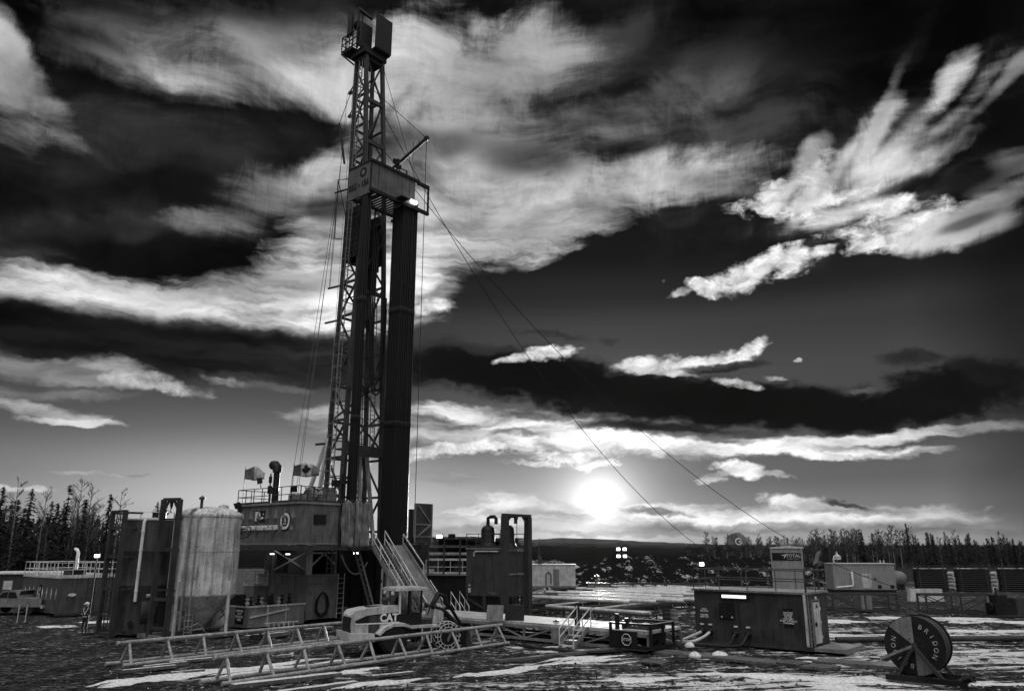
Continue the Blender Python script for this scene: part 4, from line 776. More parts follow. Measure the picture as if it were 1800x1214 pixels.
# crown
b = MB(); b.box(5.6, 8.1, 3.15, 5.05, 46.9, 47.5); b.box(5.85, 7.85, 3.4, 4.8, 46.5, 46.9); cr = b.build('crown_block', M['black'], ms_)
b = MB(); b.box(5.2, 6.8, 4.4, 5.9, 47.5, 47.65); b.beam((5.2, 5.9, 47.5), (5.7, 4.7, 46.2), .14); b.beam((6.8, 5.9, 47.5), (6.4, 4.7, 46.2), .14); railing(b, [(6.8, 5.9, 47.65), (5.2, 5.9, 47.65), (5.2, 3.3, 47.65)], 1.5, .05, .5, 2); b.build('crown_walkway', M['black'], cr)
b = MB(); b.box(6.45, 8.25, 2.75, 2.87, 47.6, 51.0); b.box(8.13, 8.25, 2.87, 5.0, 47.6, 50.7); b.box(6.45, 8.25, 2.87, 5.0, 47.5, 47.62); b.build('crown_screen', M['black'], cr)
b = MB(); b.box(5.25, 5.4, 4.7, 5.35, 49.0, 51.5); b.box(5.4, 5.55, 4.0, 4.15, 47.5, 51.6); b.beam((5.45, 4.1, 51.5), (6.7, 3.6, 50.9), .25); b.box(5.4, 6.7, 3.6, 3.8, 47.5, 50.0); b.tube((5.3, 5.0, 50), (6.2, 4.3, 50.2), .08, 6); b.lathe([(.4, -.2), (.4, .2)], 16, (5.7, 4.5, 50.1), (0, 1, 0)); b.tube((6.0, 4.2, 47.5), (6.0, 4.2, 51.4), .06, 6); b.tube((5.35, 4.6, 47.5), (5.35, 4.6, 51.0), .05, 6); b.build('gin_pole_frame', M['black'], cr)
for x in (6.3, 6.75, 7.2, 7.6): q = MB(); q.lathe([(.55, -.08), (.62, -.06), (.62, .06), (.55, .08)], 20, (x, 4.3, 47.7), (1, 0, 0)); q.build('sheave', M['black'], cr)
# drill pipe racked on both sides of the floor, every stand a pipe of its own
sm_ = MB(); sm_.tube((0, 0, 0), (0, 0, 27.6), .073, 10)
for z in (9.1, 18.2, 27.1): sm_.lathe([(.073, -.25), (.098, -.2), (.098, .2), (.073, .25)], 10, (0, 0, z - .2))
PIPE = sm_.mesh('drill_pipe', M['pipe'])
def pipe(r, y, label, grp):
    o = bpy.data.objects.new('drill_pipe', PIPE); col.objects.link(o); p = yard(r, y, FLOOR + .02); o.location = p; o.rotation_euler = (random.uniform(-.0006, .0006), random.uniform(-.0006, .0006), 0); tag(o, label, 'pipe', grp)
for i in range(9):
    for j in range(8):
        if i in (0, 8) or j in (0, 1, 7): pipe(8.02 + i * .178, -.02 + j * .178, 'long dark drill pipe racked upright in the thick right hand bundle under the board', 'drill pipe stands racked on the right of the floor')
for i in range(3):
    for j in range(4): pipe(4.42 + i * .17, .25 + j * .17, 'long dark drill pipe racked upright in the thin bundle left of the mast opening', 'drill pipe stands racked on the left of the floor')
b = MB(); b.tube((0, 0, 0), (0, 0, 6.4), .10, 8); b.tube((.0, .25, 0), (0, .25, 4.9), .10, 8)
for z in (1.2, 2.8, 4.2): b.box(-.15, .15, -.15, .4, z, z + .25)
o = b.build('hydraulic_tong_post', M['black']); o.location = yard(4.0, .6, FLOOR); o.rotation_euler = (0, 0, RZ); tag(o, 'short black clamped twin post left of the thin pipe bundle', 'post')
# standing wind door by the ramp
wd = thing('wind_wall_door', 'dark steel door panel with diagonal braces standing open right of the racked pipe', 'door panel', ORG, RZ)
b = MB(); b.box(9.75, 11.5, -.62, -.5, 5.45, 8.35); b.build('panel', M['dark'], wd)
b = MB(); b.box(9.72, 11.53, -.68, -.62, 6.75, 6.85); b.beam((10.0, -.66, 8.2), (11.3, -.66, 6.95), .09); b.beam((10.0, -.66, 5.9), (11.3, -.66, 6.75), .09); b.box(9.75, 11.5, -.68, -.62, 5.86, 5.95); b.box(9.72, 9.8, -.68, -.62, 5.45, 8.35); b.box(11.45, 11.53, -.68, -.62, 5.45, 8.35); b.build('brace', M['mid'], wd)
b = MB(); b.box(9.35, 9.74, -.5, -.35, 5.4, 7.9); b.build('hinge_post', M['black'], wd)
# V-door ramp
rp_ = thing('pipe_ramp', 'steep worn steel ramp sloping from the rig floor down to the catwalk', 'ramp', ORG, RZ)
RT, RBt = (FLOOR, -.05), (1.0, -4.5)
b = MB(); b.prism([(7.75, RT[1], RT[0]), (9.1, RT[1], RT[0]), (9.1, RBt[1], RBt[0]), (7.75, RBt[1], RBt[0])], (0, .12, -.16)); b.build('slide', M['slide'], rp_)
for x in (7.7, 9.1): b = MB(); b.beam((x, RT[1], RT[0] + .05), (x, RBt[1], RBt[0] + .05), .12, .35); b.build('side_beam', M['mid'], rp_)
b = MB(); b.beam((9.1, -.1, FLOOR + .8), (9.1, -2.4, FLOOR - 1.4), .06); b.beam((9.1, -.1, FLOOR + .1), (9.1, -.1, FLOOR + .8), .06); b.beam((9.1, -2.4, FLOOR - 1.4), (9.1, -2.4, FLOOR - 2.3), .06); b.beam((9.15, -3.0, 2.9), (9.15, -4.5, 1.45), .05); b.build('hand_rail', M['rail'], rp_)
# stairs to the floor
st = thing('floor_stairs', 'long steel stair with bright twin hand rails climbing to the rig floor', 'stairs', ORG, RZ)
SA, SB = Vector((6.75, -.1, FLOOR - .05)), Vector((6.75, -4.9, .25))
for x in (-.55, .55): b = MB(); b.beam(SA + Vector((x, 0, 0)), SB + Vector((x, 0, 0)), .07, .3); b.build('stringer', M['mid'], st)
b = MB(); n = 24
for i in range(1, n): p = SA.lerp(SB, i / n); b.box(p.x - .52, p.x + .52, p.y - .13, p.y + .13, p.z - .02, p.z + .02)
b.build('tread', M['mid'], st)
for x in (-.58, .58):
    b = MB(); u = Vector((0, 0, 1)); a, c = SA + Vector((x, 0, 0)), SB + Vector((x, 0, 0))
    for h in (1.05, .55): b.tube(a + u * h, c + u * h, .035, 6)
    for i in range(6): p = a.lerp(c, i / 5); b.tube(p, p + u * 1.05, .035, 6)
    b.build('hand_rail', M['rail'], st)
sx_ = thing('service_stair', 'dark narrow steep stair leaning on the wall left of the bright railed stairs', 'stairs', ORG, RZ)
b = MB(); ladder(b, (6.15, 1.6, FLOOR - .3), (7.6, 1.0, .3), .8, (.3, .95, 0), .36, .05, .13); b.build('steps', M['mid'], sx_)
# festoon hose, coiled cable
b = MB(); b.path(sag(yard(6.0, 3.1, 4.6), yard(8.8, 3.5, 4.05), 1.1, 16), .055, 6); tag(b.build('festoon_hose', M['light']), 'pale wrapped hose sagging in a loop across the dark wall under the floor', 'hose')
cc_ = MB(); c0 = Vector((4.6, 3.24, 2.05))
for k in range(9):
    s = .55 + .05 * (k % 5); h = 1.45 + .07 * (k % 4)
    for sg in (-1, 1): cc_.path([c0 + Vector((sg * s * .95 * math.sin(math.pi * i / 12) * (.5 + .6 * i / 12), -.02 * k, -h * (.5 - .5 * math.cos(math.pi * i / 12)))) for i in range(13)], .020, 5)
o = cc_.build('cable_coil', M['black']); o.location = ORG; o.rotation_euler = (0, 0, RZ); tag(o, 'big coil of black cable hung on the pale base wall beside the ladder', 'cable')
# guy wires
for (a, c, dr, lb) in ((leg_at('FR', 38.5), tuple(G(1640, 1046)), 7.5, 'upper guy wire running from the mast far out to the right'), (leg_at('FR', 42.0), tuple(G(1452, 1040)), 11.0, 'lower guy wire running from the mast down behind the low power house')):
    p = ORG + RX * a.x + RY * a.y + Vector((0, 0, a.z)); b = MB(); b.path(sag(p, c, dr, 30), .030, 5); tag(b.build('guy_wire', M['wire']), lb, 'wire')
# ---------------------------------------------------------------- left side of the yard
def local(px, py, rz=RZ, z=0.0): p = G(px, py, z); return p
# silver silo with its lifting frame
s0 = G(347, 1117); si = thing('silo', 'round silver silo with cone bottom and domed top standing by the lifting frame', 'silo', s0, RZ)
b = MB(); b.lathe([(1.98, 2.35), (1.98, 4.9), (2.0, 4.9), (2.0, 4.96), (1.98, 4.96), (1.98, 7.0)], 48); b.build('barrel', M['silo'], si)
b = MB(); b.lathe([(2.03, 6.95), (2.03, 7.08), (1.9, 7.22), (1.4, 7.42), (.7, 7.56), (.05, 7.6)], 48); b.build('dome', M['silo'], si)
b = MB(); b.lathe([(.28, .35), (.3, .55), (2.0, 2.33), (2.01, 2.42), (2.0, 2.45)], 48); b.build('cone', M['cone'], si)
for a in (20, 110, 200, 290):
    c, s_ = math.cos(rad(a)) * 2.02, math.sin(rad(a)) * 2.02; b = MB(); b.tube((c, s_, .1), (c, s_, 3.2), .11, 10); b.build('leg', M['light'], si)
b = MB(); b.beam((-2.9, -1.5, .14), (2.2, -1.5, .14), .18, .22); b.beam((-2.9, 1.5, .14), (2.2, 1.5, .14), .18, .22); b.beam((2.1, -1.5, .14), (2.1, 1.5, .14), .16, .2); b.beam((-2.7, -1.5, .14), (-2.7, 1.5, .14), .16, .2); b.build('skid', M['mid'], si)
FA, FB = Vector((-2.65, .65, 0)), Vector((-2.2, -.45, 0)); up_ = Vector((0, 0, 1)); b = MB()
for p in (FA, FB): b.beam(p + up_ * .1, p + up_ * 7.95, .26, .26, (0, 1, 0))
for z in (.6, 2.2, 5.0, 7.95): b.beam(FA + up_ * z, FB + up_ * z, .18)
for p, q in ((FA, FB), (FB, FA)): b.beam(p.lerp(q, .04) + up_ * 7.3, p.lerp(q, .36) + up_ * 7.9, .12)
for z in (2.7, 5.0, 6.8): b.beam(FB + up_ * z, FB * .85 + up_ * z, .1); b.beam(FA + up_ * z, FA * .7 + up_ * z, .1)
b.build('lifting_frame', M['dark'], si)
FM = (FA + FB) / 2; b = MB(); b.lathe([(.10, 0), (.10, -.25), (.04, -.45)], 8, FM + up_ * 7.85); b.path([FM + up_ * 7.4, FM + Vector((0, .1, 7.3)), FM + Vector((0, .05, 7.2)), FM + Vector((0, -.06, 7.22))], .03, 5); b.build('lifting_hook', M['black'], si)
for (x, y, r, zt) in ((-1.8, -1.15, .075, 7.3), (-1.5, -1.55, .055, 6.9)):
    b = MB(); b.path([(x, y, .5), (x, y, zt - .2), (x + .08, y + .04, zt), (x + .4, y + .2, zt + .1)], r, 8)
    for z in (1.6, 3.4, 5.2): b.beam((x, y, z), (x + .5, y + .3, z), .05)
    b.build('fill_pipe', M['mid'], si)
b = MB(); b.tube((-1.0, -.8, 7.2), (-1.0, -.8, 8.0), .09, 8); b.lathe([(.18, 0), (.18, .1), (.02, .22)], 12, (-1.0, -.8, 7.98)); b.build('vent_pipe', M['dark'], si)
b = MB(); b.lathe([(.30, 0), (.30, .18), (.1, .26)], 14, (.6, -.6, 7.48)); b.build('hatch', M['silo'], si)
b = MB(); ladder(b, (-1.6, -1.75, .1), (-1.6, -1.75, 1.7), .4, (.77, -.64, 0), .28, .022, .04); b.path([(-1.5, -1.7, .7), (-1.1, -1.9, .9), (-.6, -1.8, .5), (-.3, -1.2, .4)], .05, 6); b.path([(-1.5, -1.7, .5), (-.9, -2.0, .6), (-.4, -1.7, .3)], .05, 6); b.build('outlet_hose', M['mid'], si)
b = MB(); b.path([(.42 * math.cos(i * math.tau / 20) + 1.45, -1.45 - .42 * math.cos(i * math.tau / 20), 6.1 + .42 * math.sin(i * math.tau / 20)) for i in range(21)], .03, 5); b.build('sign_ring', M['black'], si)
text('lettering', 'T', .55, (1.45, -1.47, 6.08), (1, -1, 0), (0, 0, 1), M['ink'], si, bold=.02)
b = MB(); b.lathe([(.55, -.4), (.62, -.3), (.62, .3), (.55, .4)], 20, (1.5, .9, .75), (1, 0, 0)); b.tube((1.5, .9, .5), (1.5, -.4, 1.3), .06, 6); b.hull((1.4, -.5, 1.35), (.2, 0, 0), (0, .14, 0), (0, 0, .1)); b.build('blower', M['light'], si)
# dark upright tank with ladder frame
t0 = G(247, 1113); tk = thing('upright_tank', 'tall dark cylindrical tank with ladder frame on its left side', 'tank', t0, RZ)
b = MB(); b.lathe([(1.76, .18), (1.76, 2.9), (1.775, 2.92), (1.76, 2.95), (1.76, 4.9), (1.775, 4.92), (1.76, 4.95), (1.76, 6.8)], 48); b.build('shell', M['tank'], tk)
b = MB(); b.lathe([(1.80, 6.78), (1.80, 6.86), (.1, 7.0)], 48); b.build('roof', M['light'], tk)
b = MB(); b.lathe([(.42, 6.85), (.42, 7.3), (.48, 7.3), (.48, 7.36)], 20, (.2, -.3, 0)); b.build('hatch', M['black'], tk)
b = MB(); railing(b, [(1.5 * math.cos(rad(a)), 1.5 * math.sin(rad(a)), 6.85) for a in (215, 255, 295, 335)], .42, .025, 1, 1, False); b.build('roof_rail', M['rail'], tk)
b = MB()
for y in (-1.0, .75): b.beam((-2.25, y, .1), (-2.25, y, 7.35), .24, .24, (0, 1, 0))
for z in (.2, 1.2, 2.7, 4.6, 6.3, 7.3): b.beam((-2.25, -1.0, z), (-2.25, .75, z), .14)
for z in (.3, 2.7, 4.6, 6.3, 7.2): b.beam((-2.25, -1.0, z), (-1.2, -1.0, z), .12); b.beam((-2.25, .75, z), (-1.3, .75, z), .12)
b.build('lifting_frame', M['dark'], tk)
b = MB(); ladder(b, (-2.1, .2, .3), (-2.1, .2, 7.2), .5, (0, 1, 0), .34, .02, .05); b.build('ladder', M['dark'], tk)
b = MB(); b.path([(-1.25, -1.42, 6.6), (-1.23, -1.44, 6.72), (-1.1, -1.3, 6.78)], .09, 8); b.tube((-1.25, -1.44, 2.0), (-1.25, -1.44, 6.65), .095, 10)
for z in (2.6, 3.8, 5.0, 6.1): b.lathe([(.12, -.04), (.12, .04)], 10, (-1.25, -1.44, z))
b.build('gauge_pipe', M['white'], tk)
def on_shell(a, r, z): return (r * math.cos(rad(a)), r * math.sin(rad(a)), z)
b = MB(); b.grid(lambda u, v: on_shell(240 + 30 * u, 1.80, .75 + 1.25 * v), 8, 1); o = b.build('manway_plate', M['tank'], tk); o.modifiers.new('thickness', 'SOLIDIFY').thickness = .05
b = MB(); b.grid(lambda u, v: on_shell(247 + 9 * u, 1.785, 2.2 + .22 * v), 2, 1); o = b.build('data_plate', M['light'], tk); o.modifiers.new('thickness', 'SOLIDIFY').thickness = .01
b = MB(); b.lathe([(.1, 0), (.1, .18), (.17, .18), (.17, .24)], 12, on_shell(226, 1.75, .75), on_shell(226, 1, 0)); b.build('valve', M['black'], tk)
# low skid building with roof rail
k0 = G(97, 1083); kb = thing('skid_building', 'low grey steel skid building with railed roof left of the dark tank', 'building', k0, RZ)
b = MB(); b.box(0, 4.2, 0, 7.6, .18, 2.78); b.build('wall', M['hut'], kb)
b = MB()
for i in range(8): crimp((-.002, .5 + i * .92, 0), (-1, 0, 0), (0, -1, 0), .14, 2.1, 1.1, .06)
b.build('crimp', M['light'], kb)
b = MB(); b.box(-.06, 4.26, -.06, 7.66, 2.78, 2.9); b.build('roof', M['light'], kb)
for y in (-.05, 7.4): b = MB(); b.box(-.05, 4.3, y, y + .2, .02, .18); b.build('skid_runner', M['dark'], kb)
for pts in ([(0, 0, 2.9), (0, 4.6, 2.9)], [(0, 4.8, 2.9), (0, 7.6, 2.9)], [(0, 0, 2.9), (4.2, 0, 2.9)], [(0, 7.6, 2.9), (4.2, 7.6, 2.9)], [(4.2, 0, 2.9), (4.2, 7.6, 2.9)]):
    b = MB(); railing(b, pts, 1.05, .035, .8); b.build('roof_rail', M['rail'], kb)
b = MB(); b.path([(1.5, 1.2, 2.9), (1.5, 1.2, 4.7), (1.45, 1.35, 4.95), (1.4, 1.6, 5.0)], .12, 10); b.build('chimney', M['white'], kb)
b = MB(); b.box(.9, 2.0, .5, 2.0, 2.9, 3.45); b.build('roof_engine', M['black'], kb)
b = MB(); ladder(b, (2.35, -.05, .2), (2.35, -.05, 2.8), .6, (1, 0, 0), .34, .02, .05); b.build('ladder', M['dark'], kb)
b = MB(); b.prism([(1.0 + .32 * math.cos(a * math.tau / 12), -.01, 1.55 + .12 * math.sin(a * math.tau / 12)) for a in range(12)], (0, -.012, 0)); b.build('badge', M['plate'], kb)
b = MB(); b.box(-.075, -.06, 3.4, 3.75, 1.0, 2.25); b.build('sign', M['sign'], kb)
text('lettering', 'RIG 156', .26, (-.08, 3.57, 1.62), (0, 0, 1), (0, 1, 0), M['plate'], kb, bold=.005)
# lamp post with a lit lamp between building and tank
p = W(171, 976, 60); lp = thing('yard_lamp', 'lit yard lamp on a thin post between the skid building and the dark tank', 'lamp', (p.x, p.y, 0), 0)
b = MB(); b.tube((0, 0, 0), (0, 0, p.z - .1), .05, 6); b.build('lamp_post', M['dark'], lp)
floodlight(lp, (0, 0, p.z), (.15, -1, -.12), .34, True)
# pickup, shack, stakes at the left edge
pk = thing('pickup_truck', 'pale pickup truck parked nose left beside the skid building', 'pickup truck', G(30, 1078), rad(172))
bd = [(2.7, .55), (2.75, .95), (2.6, 1.08), (1.35, 1.2), (.75, 1.78), (-.35, 1.82), (-.75, 1.25), (-2.7, 1.2), (-2.75, .6)]
b = MB(); b.prism([(x, -.95, z) for x, z in bd], (0, 1.9, 0)); b.build('body', M['mid'], pk)
b = MB(); b.prism([(1.18, -.965, 1.25), (.7, -.965, 1.68), (.3, -.965, 1.70), (.3, -.965, 1.25)], (0, 1.93, 0)); b.prism([(.22, -.965, 1.25), (.22, -.965, 1.70), (-.35, -.965, 1.70), (-.6, -.965, 1.25)], (0, 1.93, 0)); b.build('side_window', M['glass'], pk)
b = MB(); b.hull((-.58, 0, 1.53), (.17, 0, -.26), (0, .78, 0), (.02, 0, .012)); b.build('rear_window', M['glass'], pk)
b = MB(); b.box(-2.6, -.85, -.8, .8, 1.0, 1.215); b.build('load_bed', M['black'], pk)
for x in (1.75, -1.7):
    for y in (-.82, .82): q = MB(); q.lathe([(.2, -.1), (.4, -.12), (.42, -.08), (.42, .08), (.4, .12), (.2, .1)], 18, (x, y, .42), (0, 1, 0)); q.build('wheel', M['rubber'], pk)
b = MB(); b.box(-2.85, -2.73, -.95, .95, .5, .72); b.build('bumper', M['rail'], pk)
for y in (-.85, .85): b = MB(); b.box(-2.79, -2.74, y - .08, y + .08, .8, 1.12); b.build('tail_light', M['dark'], pk)
sk = thing('site_shack', 'dark flat roofed site shack cut by the left edge of the photograph', 'shack', G(-30, 1062), rad(6))
b = MB(); b.box(0, 6.3, 0, 3, .2, 2.7); b.build('wall', M['dark'], sk)
b = MB(); b.box(-.15, 6.5, -.2, 3.2, 2.7, 2.88); b.build('roof', M['snow'], sk)
for x in (1.5, 3.6, 5.3): b = MB(); b.box(x, x + .8, -.03, -.002, 1.3, 2.1); b.build('window', M['light'], sk)
for px, lb in ((30, 'thin marker stake below the pickup, the left one'), (44, 'thin marker stake at the corner of the skid building')):
    q = G(px, 1092); b = MB(); b.beam((0, 0, -.1), (.02, 0, 1.15), .05, .05); b.beam((.0, 0, .75), (.02, 0, 1.15), .07, .07); o = b.build('marker_stake', M['rail']); o.location = q; tag(o, lb, 'stake')
# worker
def body_mesh(name, nodes, edges, m, parent):
    me = bpy.data.meshes.new(name); me.from_pydata([n[:3] for n in nodes], edges, []); o = bpy.data.objects.new(name, me); col.objects.link(o); o.parent = parent; me.materials.append(m)
    sk_ = o.modifiers.new('skin', 'SKIN'); sk_.use_smooth_shade = True; sub = o.modifiers.new('smooth', 'SUBSURF'); sub.levels = sub.render_levels = 1
    for v, n in zip(me.skin_vertices[0].data, nodes): v.radius = (n[3], n[3] * (n[4] if len(n) > 4 else 1))
    me.skin_vertices[0].data[0].use_root = True; return o
wk = thing('person', 'worker in dark coveralls with reflective stripes and pale hard hat beside the dark tank', 'person', G(147, 1114), rad(-12))
N = [(0, 0, .95, .16, .8), (0, 0, 1.2, .155, .75), (0, 0, 1.42, .17, .65), (0, -.02, 1.53, .07), (0, -.03, 1.6, .065), (0, -.05, 1.69, .095, 1.1), (0, -.045, 1.78, .08),
     (.2, 0, 1.44, .075), (.27, -.05, 1.18, .058), (.16, -.3, 1.12, .042), (-.2, 0, 1.44, .075), (-.27, -.05, 1.18, .058), (-.14, -.31, 1.16, .042),
     (.1, 0, .88, .105), (.12, -.03, .5, .075), (.13, .02, .1, .055), (.14, -.14, .04, .05), (-.1, 0, .88, .105), (-.12, -.02, .5, .075), (-.13, .03, .1, .055), (-.14, -.13, .04, .05)]
E = [(0, 1), (1, 2), (2, 3), (3, 4), (4, 5), (5, 6), (2, 7), (7, 8), (8, 9), (2, 10), (10, 11), (11, 12), (0, 13), (13, 14), (14, 15), (15, 16), (0, 17), (17, 18), (18, 19), (19, 20)]
for w, sx2 in ((9, 1), (12, -1)):
    hx, hy, hz = N[w][:3]; N.append((hx - sx2 * .05, hy - .07, hz, .034)); pl = len(N) - 1; E.append((w, pl))
    for k in range(4): N.append((hx - sx2 * (.07 + .01 * k), hy - .11, hz + .03 - .02 * k, .011)); E.append((pl, len(N) - 1)); N.append((hx - sx2 * (.10 + .008 * k), hy - .13 + .006 * k, hz + .022 - .02 * k, .009)); E.append((len(N) - 2, len(N) - 1))
    N.append((hx - sx2 * .03, hy - .09, hz + .05, .012)); E.append((pl, len(N) - 1)); N.append((hx - sx2 * .06, hy - .12, hz + .055, .010)); E.append((len(N) - 2, len(N) - 1))
bo = body_mesh('body', N, E, M['work'], wk)
b = MB(); b.lathe([(.075, -.09), (.085, -.04), (.083, .03), (.07, .07)], 14, (0, -.075, 1.70)); b.lathe([(.018, -.03), (.022, 0), (.008, .03)], 6, (0, -.165, 1.70)); b.build('face', M['skin'], wk)
for x in (-.03, .03): b = MB(); b.lathe([(.012, -.01), (.012, .01)], 8, (x, -.158, 1.722), (0, 1, 0)); b.build('eye', M['ink'], wk)
b = MB(); b.lathe([(.15, 0), (.155, .015), (.125, .02), (.12, .06), (.09, .11), (.02, .135)], 20, (0, -.05, 1.76)); b.box(-.09, .09, -.24, -.1, 1.755, 1.775); b.build('hard_hat', M['plate'], wk)
b = MB()
for sg in (-1, 1): b.path([(sg * .13, .1, 1.5), (sg * .14, -.06, 1.55), (sg * .12, -.125, 1.4), (-sg * .02, -.13, 1.12)], .022, 5)
b.path([(.17 * math.cos(a * math.tau / 16), .135 * math.sin(a * math.tau / 16), 1.02) for a in range(17)], .02, 5); b.build('reflective_stripe', M['plate'], wk)
# valve manifold skid in front of the rig base
v0 = G(434, 1107); vm = thing('valve_manifold', 'grey open topped steel skid full of valves in front of the rig base', 'manifold', v0, RZ)
b = MB(); b.box(0, 4.3, 0, .08, .12, 1.42); b.box(0, .08, .08, 3.0, .12, 1.42); b.box(4.22, 4.3, .08, 3, .12, 1.42); b.box(.08, 4.22, 2.92, 3, .12, 1.42); b.box(.08, 4.22, .08, 2.92, .7, .8); b.build('tub', M['mid'], vm)
b = MB(); b.box(-.04, 4.34, -.05, .0, 1.36, 1.46); b.beam((.1, -.05, .75), (3.0, -.05, 1.12), .08, .1); b.box(-.03, 0, .02, 3, 1.34, 1.44)
for x in (1.4, 2.8): b.box(x, x + .06, -.04, 0, .12, 1.36)
b.build('rib', M['light'], vm)
b = MB(); b.box(-.02, -.004, .5, 1.5, .3, 1.3); b.build('sign', M['sign'], vm)
text('lettering', 'DANGER\nHIGH\nPRESSURE\nLINES', .2, (-.03, 1.0, .85), (0, -1, 0), (0, 0, 1), M['plate'], vm)
for k in range(9):
    x = .5 + .4 * k; h = 1.5 + .25 * ((k * 7) % 3) / 2; b = MB(); b.lathe([(.09, .8), (.09, h), (.15, h + .02), (.15, h + .1), (.06, h + .12), (.06, h + .3)], 10, (x, 1.0 + .25 * (k % 2), 0)); b.lathe([(.16, -.02), (.16, .02)], 12, (x, 1.0 + .25 * (k % 2), h + .32), (0, 0, 1)); b.tube((x - .18, 1.0 + .25 * (k % 2), h - .25), (x + .18, 1.0 + .25 * (k % 2), h - .25), .08, 8); b.build('valve', M['black'] if k % 3 else M['light'], vm)
b = MB(); b.box(.15, .75, 1.6, 2.6, .8, 2.1); b.build('control_box', M['black'], vm)
q = G(463, 1112); b = MB(); ladder(b, (0, 0, .32), (2.6, 0.1, .27), .5, (0, .2, 1), .34, .024, .05); o = b.build('loose_ladder', M['rail']); o.location = q; o.rotation_euler = (0, 0, RZ); tag(o, 'short pale ladder lying on the ground before the valve manifold', 'ladder')
# triangular pipe racks in the foreground
def pipe_rack(name, label, near, L, n, h=1.0, w=.52):
    o = thing(name, label, 'pipe rack', near, RZ, 'triangular tube racks in the foreground')
    for nm, y, z, x0, x1 in (('top_tube', w, h, -.15, L), ('bottom_tube', 0, .1, 0, L), ('bottom_tube', 2 * w, .1, -.3, L)): b = MB(); b.tube((x0, y, z), (x1, y, z), .085, 12); b.lathe([(.1, 0), (.1, .06)], 12, (x0, y, z), (-1, 0, 0)); b.build(nm, M['rust'], o)
    for i in range(n):
        x = .35 + (L - .7) * i / (n - 1)
        for y in (0, 2 * w): b = MB(); b.tube((x, w, h - .05), (x + (.06 if i % 2 else -.05), y, .13), .068, 10); b.build('leg', M['rust'], o)
    return o
pipe_rack('pipe_rack', 'rear triangular pipe rack running from the left past the silo towards the loader', G(218, 1173), 13.2, 8)
pipe_rack('pipe_rack', 'front triangular pipe rack, nearest the bottom edge of the photograph', G(392, 1206), 17.0, 10)
for k, (px, py, L, w, an, h) in enumerate([(262, 1176, 2.3, .28, 44, .12), (290, 1171, 2.0, .26, 47, .16), (345, 1160, 2.6, .28, 42, .10), (505, 1196, 4.6, .5, 40, .14), (560, 1208, 3.4, .4, 42, .10), (330, 1180, 1.4, .2, 38, .08), (640, 1168, 2.4, .3, 44, .10), (470, 1118, 3.0, .35, 50, .2), (560, 1105, 2.2, .3, 48, .12), (690, 1185, 2.0, .25, 36, .08)]):
    b = MB(); b.box(-L / 2, L / 2, -w / 2, w / 2, 0, h); o = b.build('timber_plank', M['wood']); o.location = G(px, py) - Vector((0, 0, .03)); o.rotation_euler = (0, 0, rad(an))
    tag(o, ('frosted plank under the left end of the rear pipe rack', 'second frosted plank lying beside the rear rack end', 'thin plank between the two pipe rack ends', 'long wide timber mat plank under the front rack', 'plank end at the bottom edge under the front rack', 'short plank scrap left of the front rack', 'plank lying in the mud left of the loader wheel', 'timber baulk lying before the valve manifold', 'timber lying at the foot of the base ladder', 'plank scrap in the mud right of the front rack')[k], 'plank')
    s2 = MB(); s2.grid(lambda u, v: Vector((-L / 2 + L * u * .96 + .02 * L, -w / 2 + w * (.06 + .86 * v), h + .006 + .025 * max(0, mn.noise(Vector((u * 7, v * 3, k)))))), 16, 4); s2.build('snow_cover', M['snow'], o)

# ---------------------------------------------------------------- wheel loader
w0 = G(690, 1149); ld = thing('wheel_loader', 'pale wheel loader with open cab and chained front wheels behind the front pipe rack', 'loader', w0, rad(30))
Y = 1.0   # near wheels stand at local y = 0, the machine's centre line at y = Y
prof = [(-1.62, 1.0), (-1.68, 1.35), (-1.62, 1.92), (-1.45, 2.10), (-.8, 2.20), (.2, 2.26), (.95, 2.27), (.95, 1.28), (.4, 1.25), (-.2, 1.0)]
b = MB(); b.prism([(x, Y - .74, z) for x, z in prof], (0, 1.48, 0)); b.build('hood', M['loader'], ld)
b = MB(); b.prism([(-1.50, Y - .75, 1.62), (-.9, Y - .75, 1.86), (.94, Y - .75, 1.98), (.94, Y - .75, 1.50), (-1.42, Y - .75, 1.50)], (0, -.012, 0)); b.build('hood_stripe', M['sign'], ld)
b = MB(); b.box(-.78, -.2, Y - .768, Y - .742, 1.02, 1.84); b.build('side_grille', M['dark'], ld)
b = MB(); b.box(-1.44, .95, Y - .772, Y - .763, 1.44, 1.50); b.build('trim_line', M['plate'], ld)
text('lettering', 'CAT', .52, (.28, Y - .775, 1.70), (1, 0, 0), (0, 0, 1), M['plate'], ld, bold=.02, sx=.95)
text('lettering', 'CATERPILLAR', .17, (-1.64, Y, 1.87), (0, -1, 0), (.2, 0, 1), M['plate'], ld, bold=.004)
b = MB(); b.prism([(-1.64, Y - .62, 1.05), (-1.67, Y - .62, 1.35), (-1.63, Y - .62, 1.78), (-1.63, Y + .62, 1.78), (-1.67, Y + .62, 1.35), (-1.64, Y + .62, 1.05)], (-.03, 0, 0)); b.build('radiator_grille', M['black'], ld)
b = MB(); b.prism([(-1.95, Y - 1.15, .72), (-1.95, Y + 1.15, .72), (-.75, Y + 1.2, .66), (-.75, Y - 1.2, .66)], (0, 0, .36)); b.box(-2.0, -1.95, Y - 1.0, Y - .6, .78, 1.0); b.box(-2.0, -1.95, Y + .6, Y + 1.0, .78, 1.0); b.build('counterweight', M['loader'], ld)
b = MB(); b.tube((.45, Y + .25, 2.24), (.45, Y + .25, 2.46), .13, 10); b.lathe([(.22, 0), (.22, .1), (.1, .18)], 14, (.45, Y + .25, 2.46)); b.box(-.7, .1, Y - .3, Y + .3, 2.16, 2.26); b.build('intake_cap', M['dark'], ld)
